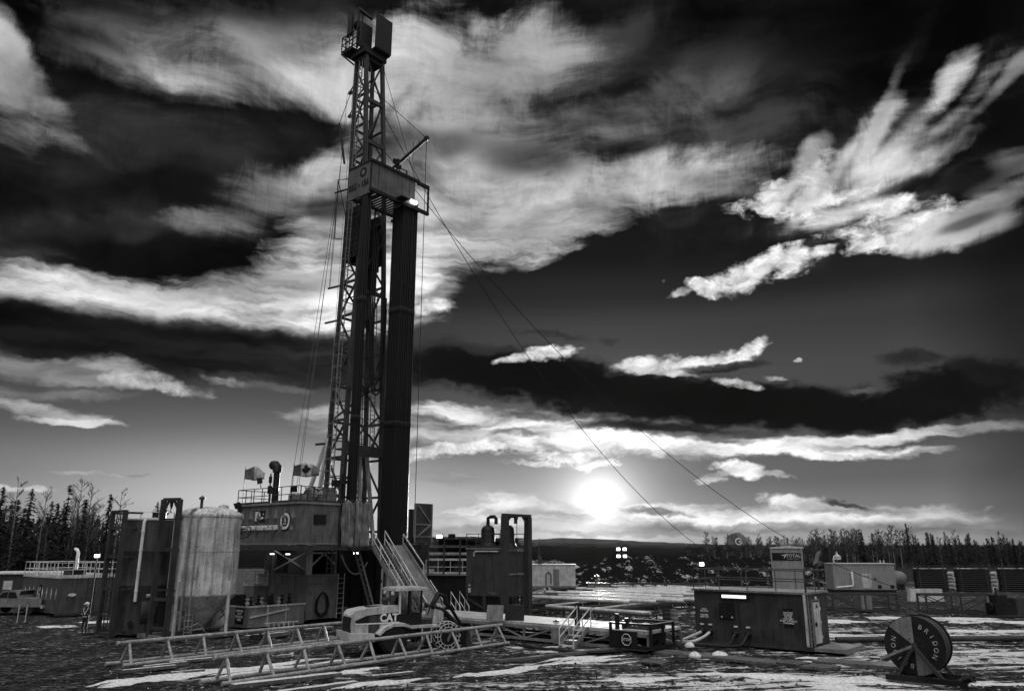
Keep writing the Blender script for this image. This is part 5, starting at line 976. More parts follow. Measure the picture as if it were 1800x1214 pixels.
b = MB(); b.box(-.9, 1.5, Y - .55, Y + .55, .6, 1.24); b.box(1.7, 3.6, Y - .4, Y + .4, .55, 1.5); b.tube((1.6, Y, .4), (1.6, Y, 1.3), .2, 10); b.build('chassis', M['dark'], ld)
# cab: floor box, pillars, panes, roof
b = MB(); b.box(.98, 2.2, Y - .78, Y + .78, 1.25, 1.95); b.build('cab_base', M['sign'], ld)
for x, y, t in ((.98, -.74, .09), (1.5, -.76, .17), (2.18, -.74, .09), (.98, .74, .09), (2.18, .74, .09)): b = MB(); b.beam((x, Y + y, 1.95), (x, Y + y * .96, 3.2), t, .09); b.build('cab_pillar', M['rail'] if x < 1 else M['sign'], ld)
def pane_mat():
    m, t, b = new_mat('clear_pane'); t.nodes.remove(b); tr = nd(t, 'ShaderNodeBsdfTransparent'); gl = nd(t, 'ShaderNodeBsdfGlossy'); gl.inputs['Roughness'].default_value = .05; tr.inputs[0].default_value = (.75, .75, .75, 1)
    mx = nd(t, 'ShaderNodeMixShader'); mx.inputs[0].default_value = .12; t.links.new(tr.outputs[0], mx.inputs[1]); t.links.new(gl.outputs[0], mx.inputs[2]); t.links.new(mx.outputs[0], t.nodes['Material Output'].inputs[0]); return m
M['pane'] = pane_mat()
for x0, x1, y in ((1.03, 1.42, -.75), (1.58, 2.13, -.75), (1.03, 2.13, .72)): b = MB(); b.box(x0, x1, Y + y - .006, Y + y + .006, 1.95, 3.18); b.build('cab_window', M['pane'], ld)
for x in (.965, 2.19): b = MB(); b.box(x - .006, x + .006, Y - .69, Y + .69, 1.95, 3.18); b.build('cab_window', M['pane'], ld)
b = MB(); b.prism([(.62, Y - .9, 3.2), (2.5, Y - .9, 3.22), (2.5, Y + .9, 3.22), (.62, Y + .9, 3.2)], (0, 0, .13)); b.box(.72, 2.4, Y - .8, Y + .8, 3.33, 3.38); b.build('cab_roof', M['loader'], ld)
for x in (.68,): b = MB(); b.lathe([(.1, 0), (.1, .1)], 12, (x, Y - .6, 3.08), (-1, 0, 0)); b.build('work_lamp', M['plate'], ld); b = MB(); b.lathe([(.1, 0), (.1, .1)], 12, (x, Y + .5, 3.08), (-1, 0, 0)); b.build('work_lamp', M['plate'], ld)
b = MB(); b.box(1.1, 1.6, Y - .28, Y + .28, 1.95, 2.1); b.box(1.08, 1.2, Y - .28, Y + .28, 2.1, 2.6); b.box(1.1, 1.22, Y - .14, Y + .14, 2.62, 2.85); b.build('seat', M['black'], ld)
b = MB(); b.tube((2.0, Y, 1.95), (1.8, Y, 2.35), .04, 6); b.path([(1.8 + .05 * math.sin(a * math.tau / 16), Y + .19 * math.cos(a * math.tau / 16), 2.35 + .17 * math.sin(a * math.tau / 16)) for a in range(17)], .02, 5); b.build('steering_wheel', M['black'], ld)
# fenders, steps
b = MB(); b.prism([(x, Y - 1.28, z) for x, z in ((-.92, 1.0), (-.6, 1.28), (-.1, 1.46), (.5, 1.46), (.95, 1.3), (1.0, 1.24), (.95, 1.16), (.45, 1.32), (-.1, 1.32), (-.5, 1.16), (-.8, .92))], (0, .56, 0)); b.box(.95, 2.4, Y - 1.2, Y - .72, 1.18, 1.30); b.build('fender', M['loader'], ld)
b = MB(); ladder(b, (1.75, Y - 1.2, .45), (1.75, Y - 1.15, 1.2), .5, (1, 0, 0), .3, .03, .05); b.build('step', M['rail'], ld)
# wheels with lugs
def wheel(x, y, chains):
    r, hw = .70, .26; b = MB(); b.lathe([(.36, -hw), (.60, -hw * 1.05), (r - .04, -hw * .85), (r, -hw * .5), (r, hw * .5), (r - .04, hw * .85), (.60, hw * 1.05), (.36, hw)], 32, (x, y, r), (0, 1, 0))
    for i in range(22):
        a = i * math.tau / 22
        for sg in (-1, 1): c = Vector((x + math.cos(a + sg * .07) * (r - .01), y + sg * hw * .5, r + math.sin(a + sg * .07) * (r - .01))); n = Vector((math.cos(a), 0, math.sin(a))); t = Vector((-math.sin(a), 0, math.cos(a))); b.hull(c, n * .035, (t * .5 + Vector((0, sg * .9, 0))).normalized() * .14, (t * .9 - Vector((0, sg * .5, 0))).normalized() * .035)
    wh = b.build('wheel', M['rubber'], ld); q = MB(); q.lathe([(.37, -hw * .8), (.33, -hw * .5), (.14, -hw * .5), (.13, -hw * .8), (.02, -hw * .85)], 20, (x, y, r), (0, 1, 0)); q.build('rim', M['loader'], wh)
    if chains:
        c = MB()
        def on(a, yy): rr = r + .03 - .12 * max(0, abs(yy) / hw - .9); return (x + math.cos(a) * rr, y + yy, r + math.sin(a) * rr)
        R = random.Random(3)
        for i in range(16):
            a = i * math.tau / 16; d = math.tau / 32; j = lambda: R.uniform(-.02, .02)
            c.path([on(a + j(), -hw * 1.1), on(a + d, -hw * .4 + j()), on(a + j(), hw * .2), on(a + d, hw * 1.1)], .022, 5); c.path([on(a + 2 * d, -hw * 1.1), on(a + d + j(), -hw * .4), on(a + 2 * d, hw * .2 + j()), on(a + d, hw * 1.1)], .022, 5)
            c.path([(x + math.cos(a) * .45, y - hw * 1.12, r + math.sin(a) * .45), on(a + j(), -hw * 1.15)], .02, 5)
        for rr in (.45, .62): c.path([(x + math.cos(i * math.tau / 24) * rr, y - hw * 1.14, r + math.sin(i * math.tau / 24) * rr) for i in range(25)], .022, 5)
        c.build('tyre_chain', M['rail'], wh)
for x, y in ((0, Y - .95), (0, Y + .95)): wheel(x, y, False)
for x, y in ((2.95, Y - .95), (2.95, Y + .95)): wheel(x, y, True)
# lift arms, tower and linkage
for y in (Y - .5, Y + .5): b = MB(); b.path([(2.35, y, 2.15), (2.9, y, 2.0), (3.6, y, 1.35), (4.1, y, .7)], .13, 4); b.build('lift_arm', M['black'], ld)
b = MB(); b.prism([(2.3, Y - .55, .9), (2.45, Y - .55, 2.1), (2.75, Y - .55, 2.3), (2.98, Y - .55, 2.1), (2.95, Y - .55, 1.0)], (0, .12, 0)); b.prism([(2.3, Y + .43, .9), (2.45, Y + .43, 2.1), (2.75, Y + .43, 2.3), (2.98, Y + .43, 2.1), (2.95, Y + .43, 1.0)], (0, .12, 0)); b.build('loader_tower', M['loader'], ld)
b = MB(); b.path([(2.5, Y, 2.1), (2.9, Y, 2.75), (3.3, Y, 2.6), (3.35, Y, 2.2)], .14, 6); b.tube((3.3, Y, 2.45), (4.3, Y, 1.1), .09, 8); b.path([(2.2, Y - .3, 1.9), (2.5, Y - .3, 2.5), (2.9, Y - .3, 2.5), (3.1, Y - .2, 2.0)], .03, 5); b.path([(2.2, Y - .2, 1.7), (2.4, Y - .25, 2.3), (2.8, Y - .25, 2.35), (3.0, Y - .2, 1.8)], .03, 5); b.build('tilt_linkage', M['black'], ld)
b = MB(); b.tube((3.2, Y - .45, 1.15), (3.95, Y - .5, .95), .07, 8); b.build('lift_cylinder', M['rail'], ld)
b = MB(); b.prism([(4.0, Y - 1.25, .95), (4.0, Y - 1.25, .2), (4.5, Y - 1.25, .08), (5.0, Y - 1.25, .06), (4.95, Y - 1.25, .14), (4.3, Y - 1.25, .3), (4.12, Y - 1.25, .95)], (0, 2.5, 0)); b.build('bucket', M['dark'], ld)

for o in ld.children:      # set the hood back and the cab lower over the rear axle
    n = o.name.split('.')[0]
    if n in ('hood', 'hood_stripe', 'side_grille', 'trim_line', 'lettering', 'radiator_grille', 'intake_cap'): o.location.x -= .45
    elif n.startswith('cab_') or n in ('seat', 'steering_wheel', 'work_lamp'): o.location.x -= .58; o.scale.z = .89; o.location.z = 1.25 * .11
    elif n == 'counterweight': o.location.x -= .3
# ---------------------------------------------------------------- right of the rig: catwalk, mud tanks, gas buster
cw = thing('catwalk', 'long low steel catwalk with pale worn deck running from the ramp to the right', 'catwalk', ORG, RZ)
CA, CB, CY0, CY1 = 5.6, 9.1, -4.3, -22.6
b = MB(); b.box(CA, CB, CY1, CY0, .86, 1.0); b.build('deck', M['deck'], cw)
for x in (CA + .02, CB - .02):
    b = MB(); b.beam((x, CY0, .78), (x, CY1, .78), .14, .16); b.beam((x, CY0, .12), (x, CY1, .12), .14, .14); n = 9
    for i in range(n + 1): y = CY0 + (CY1 - CY0) * i / n; b.beam((x, y, .12), (x, y, .78), .1)
    for i in range(n): a, c = CY0 + (CY1 - CY0) * i / n, CY0 + (CY1 - CY0) * (i + 1) / n; b.beam((x, a, .14), (x, c, .74), .08) if i % 2 else b.beam((x, c, .14), (x, a, .74), .08)
    b.build('side_truss', M['mid'], cw)
b = MB(); b.box(CA - .05, CA + .45, -17.4, -16.6, .02, .78); b.build('cross_box', M['mid'], cw)
wu = MB(); wu.box(CA - .1, CA + 2.4, -22.9, -20.3, .12, .3); wu.box(CA - .1, CA + .0, -22.0, -20.4, .3, .95)
for x in (CA - .05, CA + 1.2, CA + 2.3):
    for y in (-22.8, -20.4): wu.box(x - .06, x + .06, y - .06, y + .06, .3, 1.35)
wu.beam((CA - .05, -22.8, 1.32), (CA - .05, -20.4, 1.32), .1); wu.beam((CA + 2.3, -22.8, 1.32), (CA + 2.3, -20.4, 1.32), .1); wu.beam((CA - .05, -22.8, 1.32), (CA + 2.3, -22.8, 1.32), .1)
wu.lathe([(.5, -.8), (.5, -.72), (.3, -.7), (.3, .7), (.5, .72), (.5, .8)], 20, (CA + .9, -21.6, .85), (0, 1, 0)); wu.box(CA + 1.3, CA + 2.2, -22.4, -21.2, .3, 1.2); wu.tube((CA + .3, -20.6, .9), (CA + .3, -20.6, 1.75), .12, 8); wu.tube((CA + .9, -20.8, .9), (CA + .9, -20.8, 1.5), .10, 8); wu.build('winch_unit', M['black'], cw)
b = MB(); b.prism([(CA - .11, -21.4 + .34 * math.cos(rad(22.5 + 45 * i)), .55 + .34 * math.sin(rad(22.5 + 45 * i))) for i in range(8)], (-.015, 0, 0)); b.build('stop_sign', M['sign'], cw)
b = MB(); b.path([(CA - .13, -21.4 + .29 * math.cos(rad(22.5 + 45 * i)), .55 + .29 * math.sin(rad(22.5 + 45 * i))) for i in range(9)], .018, 4); b.build('sign_border', M['plate'], cw)
text('lettering', 'STOP', .2, (CA - .13, -21.4, .55), (0, -1, 0), (0, 0, 1), M['plate'], cw)
cs = thing('catwalk_stairs', 'small railed steel steps leading up to the far end of the catwalk', 'stairs', yard(5.5, -18.6), RZ)
for y in (-.42, .42): b = MB(); b.beam((0, y, .95), (-1.5, y, .05), .05, .2); b.build('stringer', M['mid'], cs)
for i in range(4): b = MB(); f = (i + .5) / 4; b.box(-1.5 * f - .14, -1.5 * f + .14, -.4, .4, .95 - .9 * f - .02, .95 - .9 * f + .02); b.build('tread', M['rail'], cs)
for y in (-.45, .45): b = MB(); b.path([(.2, y, 1.0), (.2, y, 2.0), (-1.45, y, 1.0), (-1.45, y, .05)], .035, 6); b.tube((.2, y, 1.5), (-1.45, y, .55), .03, 6); b.tube((-.6, y, .6), (-.6, y, 1.5), .03, 6); b.build('hand_rail', M['rail'], cs)
b = MB(); b.lathe([(.15, 0), (.15, .85), (.13, .95), (.07, 1.02), (.07, 1.15), (.04, 1.2)], 16); o = b.build('gas_cylinder', M['black']); o.location = G(1015, 1098, 1.0); tag(o, 'single black gas cylinder standing on the pale catwalk deck', 'gas cylinder')
b = MB(); b.prism([(-.15, 0, 0), (.15, .03, 0), (.3, .01, .05), (.1, -.02, .1)], (0, .2, 0)); o = b.build('pipe_wrench', M['black']); o.location = G(976, 1092, 1.0); tag(o, 'small dark tool lying on the catwalk deck', 'tool')
for px, lb, m_, w in ((870, 'pale steel plate with a diagonal crease leaning on the gas buster frame', 'mid', 1.0), (905, 'dark steel plate leaning at the right foot of the gas buster frame', 'black', 1.15)):
    q = G(px, 1090, 1.0); b = MB(); b.hull((0, 0, .43), (w * .5, 0, 0), (0, .015, .0), (0, .1, .43)); b.beam((-w * .4, -.09, .06), (w * .35, .06, .75), .03); o = b.build('steel_plate', M[m_]); o.location = q; o.rotation_euler = (0, 0, rad(-14)); tag(o, lb, 'plate')
ws = thing('walk_stairs', 'short white railed steps going down beside the gas buster', 'stairs', W(800, 1072, 58.5) + Vector((0, 0, 0)), RZ - rad(90))
WSZ = ws.location.z
for y in (-.45, .45): b = MB(); b.path([(0, y, -.2), (0, y, 1.3), (.95, y, .3), (.95, y, -.9)], .035, 6); b.tube((0, y, .6), (.95, y, -.35), .03, 6); b.tube((.5, y, -.6), (.5, y, .75), .03, 6); b.build('hand_rail', M['rail'], ws)
b = MB()
for i in range(4): b.box(.25 * i - .02, .25 * i + .24, -.42, .42, -.28 - .25 * i, -.22 - .25 * i)
b.build('steps', M['mid'], ws)
# gas buster unit
gb = thing('gas_buster', 'dark boxy gas separator with two domed vessels and a tall portal frame', 'separator unit', W(884, 1050, 57).xy.to_3d(), RZ)
b = MB(); b.box(0, 2.4, 0, 3.6, 1.75, 5.0); b.build('tank_body', M['tank'], gb)
b = MB()
for x in (.1, 2.3):
    for y in (.1, 1.8, 3.5): b.box(x - .1, x + .1, y - .1, y + .1, .02, 1.75)
b.beam((.1, .1, .2), (.1, 3.5, 1.5), .1); b.box(0, 2.4, -.05, 3.6, .02, .16)
for i in range(5): b.tube((.6, .5 + .6 * i, .1), (.6, .5 + .6 * i, 1.75), .09, 8)
b.build('leg_frame', M['dark'], gb)
b = MB(); b.box(-.05, 2.45, -.05, 3.65, 5.0, 5.1); b.box(2.38, 2.5, .1, 3.4, 3.3, 3.45); b.box(.1, 2.3, -.06, 0, 3.2, 3.32); b.box(.1, 2.3, -.06, 0, 4.85, 5.0); b.build('stiffener', M['mid'], gb)
for y, hgt in ((1.9, 1.55), (-.0, 1.55)):
    b = MB(); b.lathe([(.75, 5.1), (.55, 5.45), (.52, 5.5), (.52, 6.35), (.46, 6.55), (.28, 6.7), (.14, 6.72), (.14, 7.0)], 24, (1.0, y + .45, 0)); b.path([(1.0, y + .45, 6.95), (1.0, y + .45, 7.25), (1.0, y + .2, 7.35), (1.0, y - .2, 7.35), (1.0, y - .35, 7.2), (1.0, y - .35, 6.8)], .13, 8); b.build('domed_vessel', M['black'], gb)
b = MB()
for x in (-.15, 2.5): b.box(x - .22, x + .22, -.5, -.1, .05, 7.3)
b.box(-.37, 2.72, -.45, -.15, 7.3, 7.5); b.beam((.1, -.3, 6.9), (.5, -.3, 7.35), .12); b.beam((2.25, -.3, 6.9), (1.85, -.3, 7.35), .12); b.build('portal_frame', M['dark'], gb)
b = MB(); railing(b, [(0, 0, 5.1), (0, 3.6, 5.1)], 1.0, .03, 1.2); railing(b, [(2.4, 0, 5.1), (2.4, 3.6, 5.1)], 1.0, .03, 1.2); railing(b, [(0, -.1, 5.1), (2.4, -.1, 5.1)], 1.0, .03, 1.2); b.build('roof_rail', M['dark'], gb)
b = MB(); b.tube((1.2, -.3, 7.25), (1.2, -.3, 1.9), .025, 5); b.lathe([(.12, -.02), (.12, .02)], 12, (1.2, -.3, 7.2), (0, 1, 0)); b.build('hoist_chain', M['black'], gb)
b = MB(); b.path([(-.08, .4, 4.85), (-.08, 2.6, 4.85), (-.08, 2.75, 4.7), (-.08, 2.75, 4.5)], .06, 6); b.build('side_pipe', M['light'], gb)
b = MB(); b.hull((-.03, 3.2, 2.1), (.04, 0, 0), (0, .09, 0), (0, 0, .16)); b.hull((-.03, 3.2, 2.45), (.04, 0, 0), (0, .05, 0), (0, 0, .06)); b.build('gauge', M['rail'], gb)
text('lettering', 'TANK 4', .28, (-.01, .9, 1.95), (0, -1, 0), (0, 0, 1), M['mid'], gb)
# mud tank system between ramp and gas buster
p0 = W(748, 1060, 66); mt = thing('mud_tank_system', 'dark mud tank with railed walkway and pipework under a flat canopy, behind the ramp', 'mud tank', (p0.x, p0.y, 0), RZ - rad(62))
L = 7.2
b = MB(); b.box(0, L, 0, 3, .2, 2.9); b.build('tank_body', M['black'], mt)
b = MB(); b.box(-.05, L + .05, -.2, 3, 2.9, 3.05); b.build('walkway', M['mid'], mt)
b = MB(); railing(b, [(0, -.15, 3.05), (L * .58, -.15, 3.05)], 1.05, .03, 1.1); b.build('hand_rail', M['rail'], mt)
b = MB(); railing(b, [(L * .62, -.15, 3.05), (L, -.15, 3.05)], 1.05, .035, .8); b.build('hand_rail', M['mid'], mt)
b = MB(); b.box(.1, L - .1, 2.8, 2.95, 3.05, 5.75); b.build('back_sheet', M['black'], mt)
b = MB(); b.box(-.2, L + .6, -.3, 3.2, 5.75, 5.87); b.build('canopy', M['dark'], mt)
b = MB()
for i in range(6): b.box(.2 + i * 1.35 - .06, .2 + i * 1.35 + .06, -.25, -.13, 3.05, 5.75)
b.build('canopy_post', M['dark'], mt)
b = MB(); b.tube((0, .5, 4.6), (L, .5, 4.6), .13, 8); b.tube((0, .3, 4.15), (L, .3, 4.15), .09, 8); b.tube((0, .9, 5.2), (L * .8, .9, 5.2), .11, 8); b.path([(4.4, .2, 5.2), (4.4, .2, 4.55), (4.6, .2, 4.4), (6.8, .2, 4.4)], .10, 8); b.build('pipe_run', M['light'], mt)
b = MB(); b.lathe([(.45, -1.0), (.62, -.9), (.62, .9), (.45, 1.0)], 20, (4.9, .9, 5.05), (1, .2, 0)); b.build('centrifuge', M['black'], mt)
for i in range(4): q = MB(); q.box(.5 + i * 1.7, 1.3 + i * 1.7, .5, 1.4, 3.05, 3.9); q.tube((.9 + i * 1.7, .9, 3.9), (.9 + i * 1.7, .9, 4.4), .2, 10); q.build('agitator', M['dark'], mt)
q = W(783, 962, 100); tl = thing('floodlight_mast', 'small twin floodlight mast above the mud tank canopy', 'light tower', (q.x, q.y, 0), 0)
b = MB(); b.tube((0, 0, 0), (0, 0, q.z + .9), .07, 6); b.box(-1.0, 1.0, -.04, .04, q.z + .8, q.z + .9); b.build('mast_pole', M['rail'], tl)
for x in (-.75, .75): floodlight(tl, (x, 0, q.z + 1.35), (.2 * x, -1, -.2), .8, x < 0)

# ---------------------------------------------------------------- pipe racks beyond the catwalk
for k, (a, c, lb) in enumerate((((925, 1077), (1112, 1048), 'long pipe rack beam nearest the gas buster'), ((960, 1088), (1215, 1056), 'long pipe rack beam in the middle of the pipe yard'), ((1040, 1096), (1225, 1068), 'long pipe rack beam nearest the catwalk steps'))):
    A, B = G(*a), G(*c); d = (B - A); Lr = d.length; o = thing('pipe_rack', lb, 'pipe rack', A, math.atan2(d.y, d.x), 'rack beams of the pipe yard'); b = MB(); b.tube((0, 0, .95), (Lr, 0, .95), .09, 10); b.build('top_tube', M['rail'], o)
    n = max(3, int(Lr / 2.4))
    for i in range(n + 1):
        x = Lr * i / n
        for s in (-1, 1): b = MB(); b.tube((x, 0, .9), (x + .4 * s, .5 * s, .05), .05, 6); b.build('leg', M['mid'], o)
    for s in (-.5, .5): b = MB(); b.tube((0, s, .07), (Lr, s, .07), .06, 8); b.build('bottom_tube', M['mid'], o)
jt = MB(); jt.tube((-6, 0, 0), (6, 0, 0), .14, 10); jt.lathe([(.11, 0), (.15, .02), (.15, .35), (.11, .37)], 10, (-6, 0, 0), (1, 0, 0)); JM = jt.mesh('casing_pipe', M['rail'])
A, B = G(925, 1077), G(1112, 1048)
for k in range(15):
    f = (.05, .10, .2, .27, .34, .4, .52, .57, .62, .7, .76, .84, .9, .95, 1.02)[k]; p = A.lerp(B, f) - RY * (3.4 + 1.6 * ((k * 5) % 4)); o = bpy.data.objects.new('casing_pipe', JM); col.objects.link(o); o.location = (p.x, p.y, 1.16); o.rotation_euler = (0, rad(.25), RZ + math.pi / 2 + rad((-2, 1.5, -1, 2, 0, -1.5, 1, -2, .5, 3, -3, 1, -1, 2, 0)[k])); tag(o, 'single bright pipe lying across the rack beams beyond the catwalk', 'pipe', 'loose pipes on the yard racks')
JD = jt.mesh('dark_casing_pipe', M['dark'])
for k in range(10):
    p = G(955 + 26 * k, 1083 - 2.4 * ((k * 3) % 7)); o = bpy.data.objects.new('casing_pipe', JD); col.objects.link(o); o.location = (p.x, p.y, .45 + .32 * (k % 2)); o.rotation_euler = (0, 0, RZ + rad((2, -3, 1, 4, -1, -4, 0, 3, -2, 1)[k])); tag(o, 'dark pipe lying lengthwise under the bright pipes beyond the catwalk', 'pipe', 'dark pipes under the yard racks')
for k, (px, py, lb) in enumerate(((948, 1089, 'long dark truss frame lying along the far edge of the catwalk'), (1090, 1066, 'long dark truss frame in the middle of the pipe yard'), (1000, 1060, 'long dark truss frame lying at the far side of the pipe yard'))):
    o = thing('truss_frame', lb, 'truss', G(px, py), RZ - math.pi / 2 + rad(k * 3 - 3)); b = MB(); Lt = 9.5
    for y in (0, .9):
        for z in (.08, .8): b.beam((0, y, z), (Lt, y, z), .12)
        for i in range(7): b.beam((Lt * i / 6, y, .1), (Lt * i / 6, y, .8), .08)
        for i in range(6): b.beam((Lt * i / 6, y, .1), (Lt * (i + 1) / 6, y, .8), .06)
    for i in range(7): b.beam((Lt * i / 6, 0, .8), (Lt * i / 6, .9, .8), .08)
    b.build('frame', M['dark'], o); q = MB(); q.tube((.3, .45, .95), (Lt - .2, .5, .95), .12, 8); q.build('pipe', M['rail'], o)
def frame_skid(name, label, at, L, H, rz, box_at=None, snow=False):
    """low open rack: two long rails, posts and crossed braces, part of it boxed in"""
    o = thing(name, label, 'skid rack', at, rz); b = MB()
    for y in (0, 1.6):
        b.beam((0, y, H), (L, y, H), .13); b.beam((0, y, .1), (L, y, .1), .16)
        n = max(2, int(L / 2.2))
        for i in range(n + 1): b.beam((L * i / n, y, .1), (L * i / n, y, H), .13)
        for i in range(n): b.beam((L * i / n, y, .15), (L * (i + 1) / n, y, H - .05), .07); b.beam((L * i / n, y, H - .05), (L * (i + 1) / n, y, .15), .07) if i % 2 == 0 else None
    for x in (0, L): b.beam((x, 0, H), (x, 1.6, H), .13); b.beam((x, 0, .1), (x, 1.6, .1), .13)
    b.build('rack_frame', M['dark'], o)
    if box_at: b = MB(); b.box(box_at[0], box_at[1], -.04, 1.64, .12, H - .08); b.build('tool_box', M['mid'], o)
    if snow: b = MB(); b.grid(lambda u, v: Vector((L * u, 1.7 * v - .05, H + .075 + .03 * mn.noise(Vector((u * 9, v * 4, 1))))), 20, 4); b.build('snow_cover', M['snow'], o)
    return o
frame_skid('frame_skid', 'boxed skid rack with a sun glint under the spoil heap', G(1033, 1052), 7.0, 1.5, rad(-4), (.0, 2.2))
frame_skid('frame_skid', 'open braced skid rack just left of the low power house roof', G(1131, 1053), 7.2, 1.5, rad(-3), (4.6, 6.6))
b = MB(); b.box(0, 1.5, 0, 1.3, .1, 1.4); b.box(-.03, 1.53, -.03, 1.33, 1.4, 1.48); b.box(.65, .8, -.03, 0, .7, .85); o = b.build('crate', M['light']); o.location = G(1108, 1050); tag(o, 'small pale crate between the two skid racks under the spoil heap', 'crate')
frame_skid('frame_skid', 'long braced skid rack beside the right end of the power house', G(1466, 1074), 5.3, 1.35, rad(-1), (2.3, 3.2))
frame_skid('frame_skid', 'braced skid rack with a boxed right end before the pipe bundles', G(1631, 1077), 5.4, 1.4, rad(-4), (4.7, 5.4))
# ---------------------------------------------------------------- far yard
q = G(917, 1037); sh = thing('corrugated_shack', 'pale corrugated shack by the snowy heap behind the gas buster', 'shack', q, rad(-2))
b = MB(); b.box(0, 6.6, 0, 2.6, .55, 3.0)
for i in range(20): b.box(.1 + i * .325, .2 + i * .325, -.035, 0, .9, 2.95)
b.build('wall', M['light'], sh)
b = MB(); b.box(-.1, 6.7, -.1, 2.7, 3.0, 3.08); b.build('roof', M['white'], sh)
b = MB(); b.box(-.2, 6.9, -.3, 2.6, .35, .55)
for x in (.6, 3, 5.8): b.box(x, x + .3, 0, 2.4, .0, .35)
b.build('skid', M['mid'], sh)
b = MB(); b.box(3.9, 4.6, -.06, -.036, .6, 2.5); b.build('door', M['mid'], sh)
b = MB(); b.path([(3.0, -.1, .6), (3.0, -.1, 1.9), (3.3, -.1, 2.2), (3.6, -.1, 1.9), (3.6, -.1, .8)], .07, 6); b.build('wall_pipe', M['dark'], sh)
b = MB(); b.tube((2.2, .5, 3.0), (2.2, .5, 6.2), .04, 6); b.box(2.0, 2.5, .2, .7, 3.08, 4.0); b.tube((.5, .5, 3), (.5, .5, 4.3), .04, 6); b.build('aerial', M['dark'], sh)
q = W(1093, 970, 100); lt = thing('light_tower', 'light tower with four lit lamps in front of the spoil heap under the sun', 'light tower', (q.x, q.y, 0), 0)
b = MB(); b.tube((0, 0, 0), (0, 0, q.z + .9), .09, 8); b.box(-.7, .7, -.05, .05, q.z - .5, q.z - .42); b.box(-.7, .7, -.05, .05, q.z + .35, q.z + .43); b.box(-.6, .6, -.5, .5, .2, 1.1); b.build('tower_pole', M['black'], lt)
for x in (-.45, .35):
    for z in (-.45, .4): floodlight(lt, (x, 0, q.z + z), (.1 * x, -1, -.15), .46, True)
q = W(1233, 992, 92); lt = thing('yard_lamp', 'single lit square lamp on a pole above the left end of the power house', 'lamp', (q.x, q.y, 0), 0)
b = MB(); b.tube((0, 0, 0), (0, 0, q.z), .07, 6); b.build('lamp_post', M['black'], lt); floodlight(lt, (0, 0, q.z + .1), (-.1, -1, -.1), .55, True)
q = G(1050, 1042); b = MB(); b.lathe([(.5, 0), (.45, .9), (.2, 1.0), (.2, 1.5)], 12); b.tube((-.9, 0, .9), (.9, 0, .9), .14, 8); b.tube((0, 0, 1.5), (0, 0, 2.1), .1, 8); b.lathe([(.35, -.04), (.35, .04)], 14, (0, 0, 1.9)); o = b.build('wellhead_valve', M['mid']); o.location = q; tag(o, 'frosted wellhead valve standing behind the boxed skid rack under the sun', 'valve')
# ---------------------------------------------------------------- power house
h0 = G(1425, 1145); ph = thing('power_house', 'low dark steel power house with tube lamp, warning signs and railed roof', 'power house', h0, RZ)
HL, HW, HH = 6.35, 3.0, 2.78
b = MB(); b.box(0, HW, 0, HL, .16, HH)
for i in range(1, 7): b.box(-.015, 0, i * .92, i * .92 + .03, .3, HH - .1)
b.build('wall', M['house'], ph)
b = MB(); b.box(-.12, HW + .1, -.12, HL + .12, HH, HH + .1); b.build('roof', M['mid'], ph)
b = MB(); b.box(-.04, HW + .04, -.3, HL, .02, .16); b.build('skid', M['dark'], ph)
b = MB(); b.box(-.03, 0, .0, .13, .2, HH); b.tube((-.12, .06, .3), (-.12, .06, HH), .06, 8); b.build('corner_pipe', M['light'], ph)
for pts in ([(0, -.05, HH + .1), (0, HL, HH + .1)], [(0, 0, HH + .1), (HW, 0, HH + .1)], [(HW, 0, HH + .1), (HW, HL, HH + .1)], [(0, HL, HH + .1), (HW, HL, HH + .1)]): b = MB(); railing(b, pts, 1.08, .03, 1.6, 2, False); b.build('roof_rail', M['dark'], ph)
b = MB(); b.box(-.12, -.002, 3.05, 4.75, 2.42, 2.68); b.build('lamp_housing', M['black'], ph)
b = MB(); b.box(-.16, -.12, 3.2, 4.6, 2.46, 2.62); b.build('tube_lamp', M['tubelamp'], ph)
b = MB(); b.box(-.06, -.001, 3.95, 4.85, 1.35, 2.2); b.build('hatch_cover', M['black'], ph)
for y in (4.1, 4.7): b = MB(); b.lathe([(.05, 0), (.05, .03)], 10, (-.06, y, 1.45), (-1, 0, 0)); b.build('hatch_bolt', M['rail'], ph)
b = MB(); b.box(-.02, -.002, .75, 1.25, 1.1, 2.05); b.build('sign', M['sign'], ph)
text('lettering', 'CAUTION\nENGINES\nIN THIS\nUNIT MAY\nSTART WITHOUT\nWARNING', .115, (-.024, 1.0, 1.58), (0, -1, 0), (0, 0, 1), M['plate'], ph, bold=.003, depth=.003)
b = MB(); b.box(-.02, -.002, 5.55, 6.0, 1.2, 2.0); b.build('sign', M['house'], ph)
text('lettering', 'HIGH\nVOLTAGE\n \nDANGER\nKEEP OUT', .115, (-.024, 5.77, 1.6), (0, -1, 0), (0, 0, 1), M['plate'], ph, bold=.003, depth=.003)
text('lettering', 'PATTERSON DRILLING RIG 156', .15, (-.13, 5.2, HH + .045), (0, -1, 0), (0, 0, 1), M['ink'], ph, depth=.004)
for k, (y, z) in enumerate(((5.95, 1.0), (5.45, 1.0), (3.95, .98), (3.25, .98))):
    b = MB(); b.hull((-.02, y, z), (.015, 0, 0), (0, .11, 0), (0, 0, .04)); b.build('socket_plate', M['plate'], ph); b = MB(); b.lathe([(.16, 0), (.16, .1), (.11, .16)], 12, (-.0, y, z - .35), (-1, 0, -.3)); b.build('cable_socket', M['black'], ph)
b = MB(); ladder(b, (.3, -.06, .2), (.3, -.06, HH), .42, (1, 0, 0), .34, .022, .06); b.build('ladder', M['mid'], ph)
b = MB(); b.box(.85, 1.75, -.05, -.002, .3, 2.35); dr = b.build('door', M['light'], ph)
